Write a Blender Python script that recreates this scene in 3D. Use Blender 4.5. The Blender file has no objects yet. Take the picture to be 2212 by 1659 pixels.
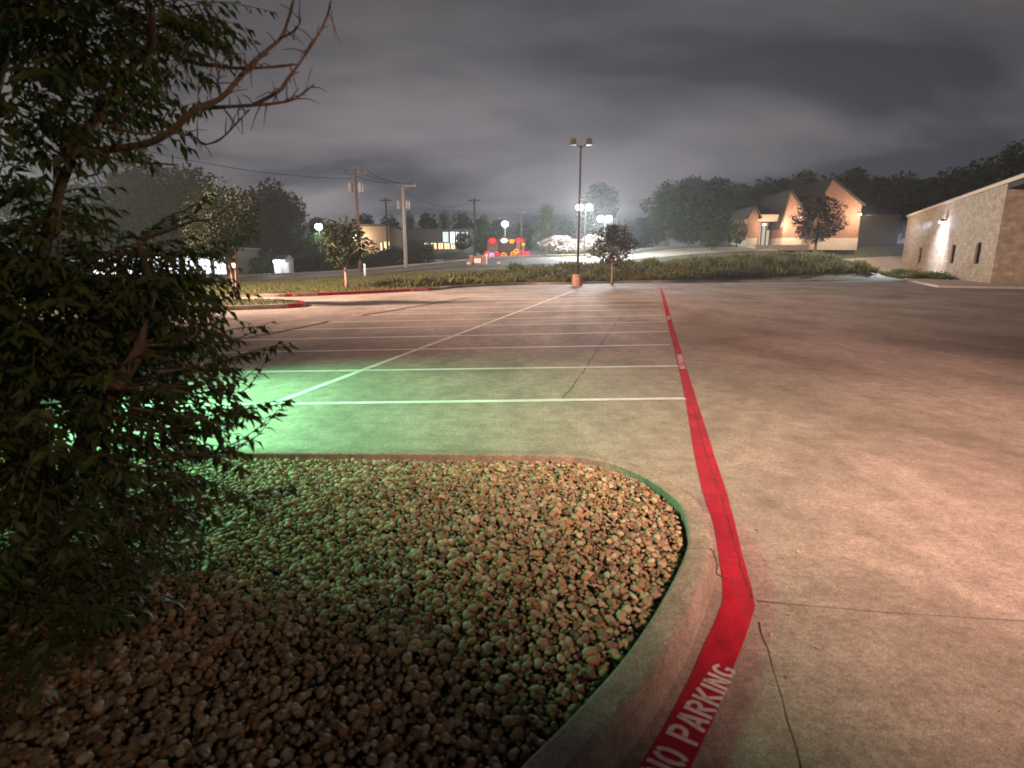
import bpy, bmesh, math, random
import numpy as np
from mathutils import Vector
R = math.radians
sc = bpy.context.scene
col = sc.collection
random.seed(7)
rng = np.random.default_rng(7)

# ------------------------------------------------------------------ camera
PF, PCX, PCY, EYE = 1200.0, 1106.0, 829.5, 1.7          # focal length and centre of the picture, eye height
PITCH = math.atan(266.5 / PF)
cam = bpy.data.cameras.new('camera')
camo = bpy.data.objects.new('camera', cam); col.objects.link(camo)
cam.sensor_width = 36.0
cam.lens = PF / 2212.0 * 36.0
cam.clip_start, cam.clip_end = 0.05, 3000
camo.location = (0, 0, EYE)
camo.rotation_euler = (math.pi / 2 - PITCH, 0, 0)
cam.dof.use_dof = True
cam.dof.focus_distance = 14.0
cam.dof.aperture_fstop = 2.4
sc.camera = camo

# ------------------------------------------------------------------ exposure and render
sc.view_settings.view_transform = 'Standard'
sc.view_settings.look = 'None'
sc.view_settings.exposure = 0.1
sc.view_settings.gamma = 1.0
sc.cycles.use_denoising = True
sc.cycles.filter_width = 1.7
sc.cycles.max_bounces = 6
sc.cycles.diffuse_bounces = 3
sc.cycles.glossy_bounces = 2
sc.cycles.transmission_bounces = 3
sc.cycles.volume_bounces = 0
sc.cycles.sample_clamp_indirect = 4.0
sc.cycles.caustics_reflective = False
sc.cycles.caustics_refractive = False

# ------------------------------------------------------------------ night sky: overcast cloud lit by the town
W = bpy.data.worlds.new('World'); sc.world = W; W.use_nodes = True
nt = W.node_tree; nt.nodes.clear()
def N(t, **kw):
    n = nt.nodes.new(t)
    for k, v in kw.items(): setattr(n, k, v)
    return n
def ln(a, b): nt.links.new(a, b)
out = N('ShaderNodeOutputWorld'); bg = N('ShaderNodeBackground')
tc = N('ShaderNodeTexCoord'); sep = N('ShaderNodeSeparateXYZ'); ln(tc.outputs['Generated'], sep.inputs[0])
zz = N('ShaderNodeMath', operation='MAXIMUM'); ln(sep.outputs['Z'], zz.inputs[0]); zz.inputs[1].default_value = 0.0
za = N('ShaderNodeMath', operation='ADD'); ln(zz.outputs[0], za.inputs[0]); za.inputs[1].default_value = 0.16
dx = N('ShaderNodeMath', operation='DIVIDE'); ln(sep.outputs['X'], dx.inputs[0]); ln(za.outputs[0], dx.inputs[1])
dy = N('ShaderNodeMath', operation='DIVIDE'); ln(sep.outputs['Y'], dy.inputs[0]); ln(za.outputs[0], dy.inputs[1])
cmb = N('ShaderNodeCombineXYZ'); ln(dx.outputs[0], cmb.inputs[0]); ln(dy.outputs[0], cmb.inputs[1])
mp = N('ShaderNodeMapping'); ln(cmb.outputs[0], mp.inputs[0])
mp.inputs['Rotation'].default_value = (0, 0, R(32)); mp.inputs['Scale'].default_value = (0.8, 1.0, 1); mp.inputs['Location'].default_value = (3.4, 1.1, 0)
no = N('ShaderNodeTexNoise'); ln(mp.outputs[0], no.inputs['Vector'])
no.inputs['Scale'].default_value = 0.75; no.inputs['Detail'].default_value = 5.0; no.inputs['Roughness'].default_value = 0.5; no.inputs['Distortion'].default_value = 0.35
rp = N('ShaderNodeValToRGB'); ln(no.outputs['Fac'], rp.inputs[0])
rp.color_ramp.elements[0].position = 0.41; rp.color_ramp.elements[0].color = (0.062, 0.067, 0.079, 1)
rp.color_ramp.elements[1].position = 0.60; rp.color_ramp.elements[1].color = (0.200, 0.184, 0.200, 1)
# brighter towards the horizon, darker overhead and towards the right (the town is to the left)
hz = N('ShaderNodeMapRange'); ln(sep.outputs['Z'], hz.inputs[0])
hz.inputs['From Min'].default_value = 0.0; hz.inputs['From Max'].default_value = 0.55; hz.inputs['To Min'].default_value = 1.5; hz.inputs['To Max'].default_value = 0.32
sx = N('ShaderNodeMapRange'); ln(sep.outputs['X'], sx.inputs[0])
sx.inputs['From Min'].default_value = -0.2; sx.inputs['From Max'].default_value = 0.75; sx.inputs['To Min'].default_value = 1.0; sx.inputs['To Max'].default_value = 0.62
mm = N('ShaderNodeMath', operation='MULTIPLY'); ln(hz.outputs[0], mm.inputs[0]); ln(sx.outputs[0], mm.inputs[1])
ov = N('ShaderNodeMapRange'); ln(sep.outputs['Z'], ov.inputs[0])      # the cloud overhead is away from the town's lights
ov.inputs['From Min'].default_value = 0.36; ov.inputs['From Max'].default_value = 0.6; ov.inputs['To Min'].default_value = 1.0; ov.inputs['To Max'].default_value = 0.3
m2 = N('ShaderNodeMath', operation='MULTIPLY'); ln(mm.outputs[0], m2.inputs[0]); ln(ov.outputs[0], m2.inputs[1])
vm = N('ShaderNodeVectorMath', operation='SCALE'); ln(rp.outputs[0], vm.inputs[0]); ln(m2.outputs[0], vm.inputs['Scale'])
ln(vm.outputs[0], bg.inputs['Color']); bg.inputs['Strength'].default_value = 1.0
ln(bg.outputs[0], out.inputs['Surface'])

# ------------------------------------------------------------------ helpers: where a thing of the photograph stands
def pray(x, y):
    u = (x - PCX) / PF; v = (PCY - y) / PF
    return np.array([u, math.cos(PITCH) + v * math.sin(PITCH), -math.sin(PITCH) + v * math.cos(PITCH)])
def G(x, y, z=0.0):
    d = pray(x, y); t = (z - EYE) / d[2]
    return np.array([d[0] * t, d[1] * t, z])
def A(x, y, Y):
    d = pray(x, y); t = Y / d[1]
    return np.array([d[0] * t, Y, EYE + d[2] * t])
def zat(y, Y): return A(PCX, y, Y)[2]

def sstep(t): t = np.clip(t, 0, 1); return t * t * (3 - 2 * t)
HX = [-200, -45, -28, -20, -12, -5, 5, 15, 25, 36, 50, 200]
HZ = [-0.3, -0.1, 0.12, 0.45, 0.85, 1.0, 1.05, 1.2, 1.6, 1.8, 1.8, 1.8]
def terrain(x, y):
    x = np.asarray(x, float); y = np.asarray(y, float)
    k = sstep((x + 14) / 10)
    e = 37 * (1 - k) + (44.3 + 0.09 * np.maximum(x - 5, 0)) * k
    w = 20 * (1 - k) + 7 * k
    k2 = sstep((x - 10) / 10)
    z = sstep((y - e) / w) * np.interp(x, HX, HZ)
    z = z + (0.062 + 0.028 * k2) * np.clip(y - 52, 0, 24) * sstep((x + 20) / 20)
    z = z - 0.03
    kx = sstep((x - 30) / 6) * sstep((75 - y) / 10)       # the level pad the stone building stands on
    return z * (1 - kx) + (-0.03) * kx
def T(x, y, Y0=20.0, Y1=160.0):
    """where the ray of a picture point meets the terrain"""
    d = pray(x, y)
    for Y in np.arange(Y0, Y1, 0.1):
        t = Y / d[1]; z = EYE + d[2] * t
        if z <= terrain(d[0] * t, Y): return np.array([d[0] * t, Y, float(terrain(d[0] * t, Y))])
    t = Y1 / d[1]
    return np.array([d[0] * t, Y1, float(terrain(d[0] * t, Y1))])
def onT(x, Y):
    """ground point under the picture column x at depth Y (solved on the terrain)"""
    yy = 560.0
    for _ in range(6):
        X = A(x, yy, Y)[0]; z = float(terrain(X, Y))
        c, s = math.cos(PITCH), math.sin(PITCH)
        # invert z(Y, y)
        r = (z - EYE) / Y
        v = (r * c + s) / (c - r * s)
        yy = PCY - v * PF
    return np.array([X, Y, z])

# ------------------------------------------------------------------ helpers: materials
MC = {}
def mat(name, c1, c2=None, scale=8.0, rough=0.85, bump=0.0, bscale=None, detail=4.0, coords='Object', stretch=None, spec=0.3, rand=None, trans=0.0, metal=0.0):
    m = bpy.data.materials.new(name); m.use_nodes = True
    t = m.node_tree; b = t.nodes['Principled BSDF']
    b.inputs['Roughness'].default_value = rough; b.inputs['Specular IOR Level'].default_value = spec; b.inputs['Metallic'].default_value = metal
    c2 = c2 or tuple(min(1, v * 1.25) for v in c1)
    co = t.nodes.new('ShaderNodeTexCoord'); v = co.outputs[coords]
    if stretch:
        mpn = t.nodes.new('ShaderNodeMapping'); mpn.inputs['Scale'].default_value = stretch; t.links.new(v, mpn.inputs[0]); v = mpn.outputs[0]
    n = t.nodes.new('ShaderNodeTexNoise'); n.inputs['Scale'].default_value = scale; n.inputs['Detail'].default_value = detail; n.inputs['Roughness'].default_value = 0.6
    t.links.new(v, n.inputs['Vector'])
    r = t.nodes.new('ShaderNodeValToRGB'); r.color_ramp.elements[0].position = 0.3; r.color_ramp.elements[1].position = 0.7
    r.color_ramp.elements[0].color = (*c1, 1); r.color_ramp.elements[1].color = (*c2, 1)
    t.links.new(n.outputs['Fac'], r.inputs[0]); c = r.outputs[0]
    if rand:                                              # each leaf or stone its own tone
        g = t.nodes.new('ShaderNodeNewGeometry'); rr = t.nodes.new('ShaderNodeValToRGB'); rr.color_ramp.interpolation = 'LINEAR'
        els = rr.color_ramp.elements
        while len(els) < len(rand): els.new(0.5)
        for i, cc in enumerate(rand): els[i].position = i / (len(rand) - 1); els[i].color = (*cc, 1)
        t.links.new(g.outputs['Random Per Island'], rr.inputs[0])
        mx = t.nodes.new('ShaderNodeMix'); mx.data_type = 'RGBA'; mx.blend_type = 'MULTIPLY'; mx.inputs[0].default_value = 1.0
        t.links.new(c, mx.inputs[6]); t.links.new(rr.outputs[0], mx.inputs[7]); c = mx.outputs[2]
    t.links.new(c, b.inputs['Base Color'])
    if bump:
        n2 = t.nodes.new('ShaderNodeTexNoise'); n2.inputs['Scale'].default_value = bscale or scale * 4; n2.inputs['Detail'].default_value = 5
        t.links.new(v, n2.inputs['Vector'])
        bn = t.nodes.new('ShaderNodeBump'); bn.inputs['Strength'].default_value = bump; bn.inputs['Distance'].default_value = 0.02
        t.links.new(n2.outputs['Fac'], bn.inputs['Height']); t.links.new(bn.outputs[0], b.inputs['Normal'])
    if trans:
        tr = t.nodes.new('ShaderNodeBsdfTranslucent'); t.links.new(c, tr.inputs['Color'])
        ms = t.nodes.new('ShaderNodeMixShader'); ms.inputs[0].default_value = trans
        o = t.nodes['Material Output']; t.links.new(b.outputs[0], ms.inputs[1]); t.links.new(tr.outputs[0], ms.inputs[2]); t.links.new(ms.outputs[0], o.inputs['Surface'])
    MC[name] = m
    return m
def glow(name, c, s, sample=False):
    m = bpy.data.materials.new(name); m.use_nodes = True; t = m.node_tree; t.nodes.clear()
    o = t.nodes.new('ShaderNodeOutputMaterial'); e = t.nodes.new('ShaderNodeEmission')
    e.inputs['Color'].default_value = (*c, 1); e.inputs['Strength'].default_value = s
    t.links.new(e.outputs[0], o.inputs['Surface'])
    m.cycles.emission_sampling = 'AUTO' if sample else 'NONE'
    MC[name] = m
    return m
def concrete(name, base, dark, stain=0.5, broom=0.25, speck=0.2, rough=0.8):
    """broom-finished paving with tyre stains, blotches and grit"""
    m = bpy.data.materials.new(name); m.use_nodes = True; t = m.node_tree; b = t.nodes['Principled BSDF']
    b.inputs['Roughness'].default_value = rough; b.inputs['Specular IOR Level'].default_value = 0.25
    co = t.nodes.new('ShaderNodeTexCoord')
    def noise(scale, detail, sv=(1, 1, 1), rot=0, rg=0.6, dist=0):
        mpn = t.nodes.new('ShaderNodeMapping'); mpn.inputs['Scale'].default_value = sv; mpn.inputs['Rotation'].default_value = (0, 0, rot)
        t.links.new(co.outputs['Object'], mpn.inputs[0])
        n = t.nodes.new('ShaderNodeTexNoise'); n.inputs['Scale'].default_value = scale; n.inputs['Detail'].default_value = detail; n.inputs['Roughness'].default_value = rg; n.inputs['Distortion'].default_value = dist
        t.links.new(mpn.outputs[0], n.inputs['Vector']); return n.outputs['Fac']
    def rng_(f, a, c, lo, hi):
        mr = t.nodes.new('ShaderNodeMapRange'); mr.inputs['From Min'].default_value = a; mr.inputs['From Max'].default_value = c; mr.inputs['To Min'].default_value = lo; mr.inputs['To Max'].default_value = hi
        t.links.new(f, mr.inputs[0]); return mr.outputs[0]
    def mul(a, c):
        k = t.nodes.new('ShaderNodeMath'); k.operation = 'MULTIPLY'; t.links.new(a, k.inputs[0]); t.links.new(c, k.inputs[1]); return k.outputs[0]
    big = rng_(noise(0.35, 6, (1, 0.7, 1), R(18), 0.66, 0.6), 0.34, 0.62, 1 - stain, 1.06)
    lane = rng_(noise(1.1, 5, (1.0, 0.2, 1), R(-16), 0.65), 0.32, 0.6, 1 - stain * 0.45, 1.03)
    mid = rng_(noise(4.5, 8, rg=0.78), 0.36, 0.62, 1 - stain * 0.75, 1.1)
    br = noise(38, 3, (0.06, 1, 1), R(-3)); brm = rng_(br, 0.3, 0.7, 1 - broom, 1 + broom * 0.5)
    fine = rng_(noise(34, 6, rg=0.8), 0.38, 0.6, 1 - speck * 0.9, 1 + speck * 0.6)
    sp = noise(150, 3, rg=0.7); spm = rng_(sp, 0.38, 0.62, 1 - speck * 1.3, 1 + speck * 0.9)
    drop = rng_(noise(13, 3, rg=0.5), 0.66, 0.72, 1.0, 1 - stain * 0.7)     # oil drips and gum
    f = mul(mul(mul(mul(big, lane), mul(mid, brm)), mul(spm, fine)), drop)
    mx = t.nodes.new('ShaderNodeMix'); mx.data_type = 'RGBA'
    t.links.new(f, mx.inputs[0]); mx.inputs[6].default_value = (*dark, 1); mx.inputs[7].default_value = (*base, 1)
    mx.clamp_factor = False
    t.links.new(mx.outputs[2], b.inputs['Base Color'])
    bn = t.nodes.new('ShaderNodeBump'); bn.inputs['Strength'].default_value = 0.5; bn.inputs['Distance'].default_value = 0.004
    ad = t.nodes.new('ShaderNodeMath'); ad.operation = 'ADD'; t.links.new(br, ad.inputs[0]); t.links.new(sp, ad.inputs[1])
    t.links.new(ad.outputs[0], bn.inputs['Height']); t.links.new(bn.outputs[0], b.inputs['Normal'])
    MC[name] = m
    return m
def paint(name, c, worn, cover=0.42, rough=0.65, grime=0.5):
    """road paint: chipped through to the concrete, with grime and tyre scuffs on what is left"""
    m = mat(name, worn, c, scale=26, rough=rough, bump=0.35, bscale=120, detail=9)
    t = m.node_tree; b = t.nodes['Principled BSDF']
    r = [n for n in t.nodes if n.type == 'VALTORGB'][0]; n0 = [n for n in t.nodes if n.type == 'TEX_NOISE'][0]; n0.inputs['Roughness'].default_value = 0.72
    r.color_ramp.elements[0].position = cover - 0.07; r.color_ramp.elements[1].position = cover
    co = [n for n in t.nodes if n.type == 'TEX_COORD'][0]; cur = r.outputs[0]
    for sc_, sv, lo, hi, am in ((2.2, (1, 1, 1), 0.35, 0.65, grime), (9.0, (1, 1, 1), 0.35, 0.6, grime * 0.7), (3.0, (4, 0.5, 1), 0.5, 0.68, -grime * 0.6), (120, (1, 1, 1), 0.35, 0.65, grime * 0.6)):
        mp_ = t.nodes.new('ShaderNodeMapping'); mp_.inputs['Scale'].default_value = sv; mp_.inputs['Rotation'].default_value = (0, 0, R(-13)); t.links.new(co.outputs['Object'], mp_.inputs[0])
        n = t.nodes.new('ShaderNodeTexNoise'); n.inputs['Scale'].default_value = sc_; n.inputs['Detail'].default_value = 6; n.inputs['Roughness'].default_value = 0.7; t.links.new(mp_.outputs[0], n.inputs['Vector'])
        mr = t.nodes.new('ShaderNodeMapRange'); mr.inputs['From Min'].default_value = lo; mr.inputs['From Max'].default_value = hi
        mr.inputs['To Min'].default_value = 1 - am if am > 0 else 1.0; mr.inputs['To Max'].default_value = 1.0 if am > 0 else 1 + am; t.links.new(n.outputs['Fac'], mr.inputs[0])
        v = t.nodes.new('ShaderNodeVectorMath'); v.operation = 'SCALE'; t.links.new(cur, v.inputs[0]); t.links.new(mr.outputs[0], v.inputs['Scale']); cur = v.outputs[0]
    t.links.new(cur, b.inputs['Base Color'])
    return m

concrete('lot_concrete', (0.42, 0.35, 0.29), (0.07, 0.054, 0.04), stain=0.56, broom=0.10, speck=0.42)
concrete('kerb_concrete', (0.42, 0.345, 0.27), (0.09, 0.07, 0.05), stain=0.6, broom=0.03, speck=0.4)
concrete('drive_concrete', (0.46, 0.40, 0.33), (0.2, 0.17, 0.14), stain=0.3)
mat('asphalt', (0.075, 0.07, 0.062), (0.12, 0.11, 0.098), scale=1.5, rough=0.8, bump=0.3, bscale=90)
mat('soil', (0.03, 0.024, 0.018), (0.07, 0.055, 0.04), scale=6, bump=0.5)
mat('turf', (0.06, 0.075, 0.028), (0.13, 0.125, 0.055), scale=1.3, bump=0.6, bscale=30)
mat('joint', (0.03, 0.024, 0.018), (0.085, 0.065, 0.05), scale=30)
paint('red_paint', (0.58, 0.016, 0.042), (0.22, 0.11, 0.09), cover=0.37, grime=0.42)
paint('old_red_paint', (0.30, 0.07, 0.05), (0.26, 0.19, 0.15), cover=0.52)
paint('white_paint', (0.80, 0.78, 0.74), (0.42, 0.37, 0.31), cover=0.40, grime=0.25)
paint('faded_white_paint', (0.72, 0.68, 0.62), (0.40, 0.34, 0.28), cover=0.44, grime=0.25)
mat('river_stone', (0.68, 0.60, 0.48), (1.0, 0.92, 0.78), scale=40, rough=0.62, spec=0.35, bump=0.25, bscale=160,
    rand=[(0.12, 0.095, 0.07), (0.42, 0.30, 0.17), (0.20, 0.17, 0.13), (0.55, 0.45, 0.32), (0.34, 0.19, 0.10), (0.48, 0.42, 0.33), (0.14, 0.09, 0.06), (0.66, 0.58, 0.46), (0.26, 0.24, 0.19), (0.46, 0.29, 0.15), (0.10, 0.09, 0.08)])
LEAFT = [(0.55, 0.6, 0.5), (0.8, 0.9, 0.6), (1.0, 1.0, 0.8), (0.65, 0.75, 0.6), (1.25, 1.1, 0.7)]
mat('near_leaf', (0.06, 0.085, 0.028), (0.10, 0.125, 0.04), scale=9, rough=0.5, spec=0.35, rand=LEAFT, trans=0.22)
mat('dark_leaf', (0.05, 0.07, 0.034), (0.08, 0.10, 0.046), scale=0.5, rough=0.75, rand=LEAFT, trans=0.15)
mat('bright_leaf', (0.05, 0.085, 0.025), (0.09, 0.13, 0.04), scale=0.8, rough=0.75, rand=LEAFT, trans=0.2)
mat('shade_leaf', (0.026, 0.036, 0.016), (0.045, 0.055, 0.024), scale=0.8, rough=0.75, rand=LEAFT, trans=0.15)
mat('plum_leaf', (0.04, 0.036, 0.036), (0.07, 0.058, 0.055), scale=0.8, rough=0.75, rand=LEAFT, trans=0.15)
mat('blossom', (0.45, 0.36, 0.36), (0.62, 0.52, 0.52), scale=1, rough=0.8, rand=[(0.7, 0.7, 0.66), (1, 1, 1), (0.6, 0.7, 0.5)], trans=0.2)
mat('weed_leaf', (0.08, 0.095, 0.03), (0.15, 0.14, 0.06), scale=0.7, rough=0.8, rand=[(0.5, 0.55, 0.4), (1, 1, 0.7), (0.9, 0.65, 0.45), (0.7, 0.9, 0.5), (1.3, 1.15, 0.8)], trans=0.2)
mat('grass_blade', (0.06, 0.075, 0.022), (0.12, 0.12, 0.045), scale=0.9, rough=0.8, rand=[(0.6, 0.7, 0.5), (1, 1, 0.7), (1.2, 1.0, 0.7)], trans=0.2)
mat('bark', (0.13, 0.08, 0.055), (0.24, 0.16, 0.11), scale=14, rough=0.85, bump=0.6, stretch=(1, 1, 0.3))
mat('pale_bark', (0.22, 0.14, 0.105), (0.36, 0.24, 0.19), scale=10, rough=0.8, bump=0.4, stretch=(1, 1, 0.3))
mat('pole_wood', (0.10, 0.075, 0.055), (0.17, 0.13, 0.10), scale=6, rough=0.9, bump=0.4, stretch=(1, 1, 0.1))
mat('pale_pole', (0.30, 0.28, 0.24), (0.42, 0.39, 0.34), scale=3, rough=0.8, stretch=(1, 1, 0.2))
mat('dark_metal', (0.035, 0.03, 0.026), (0.06, 0.052, 0.045), scale=5, rough=0.5, spec=0.5)
mat('grey_metal', (0.22, 0.23, 0.24), (0.32, 0.33, 0.34), scale=5, rough=0.5, spec=0.5)
mat('rust_concrete', (0.22, 0.11, 0.08), (0.36, 0.19, 0.14), scale=4, bump=0.4)
mat('brick', (0.20, 0.105, 0.07), (0.33, 0.185, 0.125), scale=5, bump=0.4, bscale=30)
mat('limestone', (0.46, 0.39, 0.30), (0.58, 0.50, 0.40), scale=4, bump=0.3)
mat('roof_shingle', (0.03, 0.026, 0.022), (0.055, 0.048, 0.042), scale=6, bump=0.4)
mat('white_trim', (0.6, 0.58, 0.54), (0.72, 0.7, 0.66), scale=2, rough=0.6)
mat('tan_wall', (0.34, 0.25, 0.17), (0.44, 0.33, 0.24), scale=2)
mat('drab_wall', (0.10, 0.09, 0.07), (0.14, 0.125, 0.10), scale=2)
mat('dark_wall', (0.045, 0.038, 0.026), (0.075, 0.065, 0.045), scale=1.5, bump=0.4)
mat('mauve_wall', (0.11, 0.085, 0.08), (0.15, 0.12, 0.115), scale=2)
mat('grey_panel', (0.33, 0.31, 0.30), (0.40, 0.38, 0.37), scale=2)
mat('dark_glass', (0.012, 0.013, 0.014), (0.02, 0.02, 0.02), rough=0.15, spec=0.5)
mat('wire', (0.03, 0.03, 0.03), (0.05, 0.05, 0.05), rough=0.6)
mat('grit', (0.3, 0.22, 0.13), (0.5, 0.4, 0.26), scale=40, rand=[(0.5, 0.5, 0.5), (1, 1, 1), (1, 0.8, 0.5)])
glow('cool_lamp', (0.86, 0.97, 1.0), 14)
glow('warm_lamp', (1.0, 0.86, 0.66), 12)
glow('white_lamp', (0.92, 0.92, 1.0), 14)
glow('amber_lamp', (1.0, 0.62, 0.16), 9)
glow('neon_red', (1.0, 0.03, 0.04), 2.2)
glow('neon_orange', (1.0, 0.30, 0.02), 2.4)
glow('neon_white', (0.85, 0.92, 1.0), 4.0)
glow('neon_blue', (0.35, 0.45, 1.0), 2.5)
glow('lit_window_warm', (1.0, 0.74, 0.42), 1.6)
glow('lit_window_cool', (0.86, 0.97, 0.98), 2.4)
glow('lit_window_green', (0.78, 1.0, 0.90), 1.0)
glow('shop_window', (0.93, 0.94, 1.0), 2.6)
glow('lit_glass', (1.0, 0.88, 0.66), 0.55)

def stone_mat():
    """coursed pale stone veneer, joints and tone per block in the material"""
    m = bpy.data.materials.new('stone_veneer'); m.use_nodes = True; t = m.node_tree; b = t.nodes['Principled BSDF']; b.inputs['Roughness'].default_value = 0.85
    uv = t.nodes.new('ShaderNodeUVMap')
    bk = t.nodes.new('ShaderNodeTexBrick'); bk.inputs['Scale'].default_value = 1.0; bk.inputs['Brick Width'].default_value = 0.6; bk.inputs['Row Height'].default_value = 0.28
    bk.inputs['Mortar Size'].default_value = 0.02; bk.inputs['Color1'].default_value = (0.32, 0.265, 0.19, 1); bk.inputs['Color2'].default_value = (0.45, 0.375, 0.28, 1); bk.inputs['Mortar'].default_value = (0.32, 0.27, 0.21, 1)
    t.links.new(uv.outputs[0], bk.inputs['Vector'])
    n = t.nodes.new('ShaderNodeTexNoise'); n.inputs['Scale'].default_value = 2.2; n.inputs['Detail'].default_value = 6; t.links.new(uv.outputs[0], n.inputs['Vector'])
    mx = t.nodes.new('ShaderNodeMix'); mx.data_type = 'RGBA'; mx.blend_type = 'MULTIPLY'; mx.inputs[0].default_value = 0.75
    r = t.nodes.new('ShaderNodeValToRGB'); r.color_ramp.elements[0].position = 0.3; r.color_ramp.elements[0].color = (0.5, 0.47, 0.42, 1); r.color_ramp.elements[1].position = 0.65
    t.links.new(n.outputs['Fac'], r.inputs[0]); t.links.new(bk.outputs['Color'], mx.inputs[6]); t.links.new(r.outputs[0], mx.inputs[7]); t.links.new(mx.outputs[2], b.inputs['Base Color'])
    bn = t.nodes.new('ShaderNodeBump'); bn.inputs['Strength'].default_value = 0.5; t.links.new(n.outputs['Fac'], bn.inputs['Height']); t.links.new(bn.outputs[0], b.inputs['Normal'])
    MC['stone_veneer'] = m
stone_mat()

# ------------------------------------------------------------------ helpers: objects
def tag(o, label=None, cat=None, group=None, kind=None):
    if label: o['label'] = label
    if cat: o['category'] = cat
    if group: o['group'] = group
    if kind: o['kind'] = kind
    return o
def thing(name, label, cat, loc=(0, 0, 0), rz=0.0, group=None):
    o = bpy.data.objects.new(name, None); col.objects.link(o)
    o.empty_display_size = 0.3; o.location = tuple(loc); o.rotation_euler = (0, 0, rz)
    return tag(o, label, cat, group)
def copy_tree(o, parent=None):
    c = o.copy(); col.objects.link(c)
    if parent: c.parent = parent
    for ch in list(o.children): copy_tree(ch, c)
    return c
def raw_mesh(name, V, Fv, n, material, parent=None, smooth=False):
    """V (k,3) vertices, Fv (m,n) faces of n corners each"""
    me = bpy.data.meshes.new(name)
    V = np.ascontiguousarray(V, np.float32); Fv = np.ascontiguousarray(Fv, np.int32)
    me.vertices.add(len(V)); me.vertices.foreach_set('co', V.ravel())
    me.loops.add(Fv.size); me.loops.foreach_set('vertex_index', Fv.ravel())
    me.polygons.add(len(Fv)); me.polygons.foreach_set('loop_start', np.arange(0, Fv.size, n, dtype=np.int32))
    me.update(calc_edges=True); me.validate()
    if smooth: me.polygons.foreach_set('use_smooth', np.ones(len(Fv), bool))
    me.materials.append(MC[material])
    o = bpy.data.objects.new(name, me); col.objects.link(o)
    if parent: o.parent = parent
    return o
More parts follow.
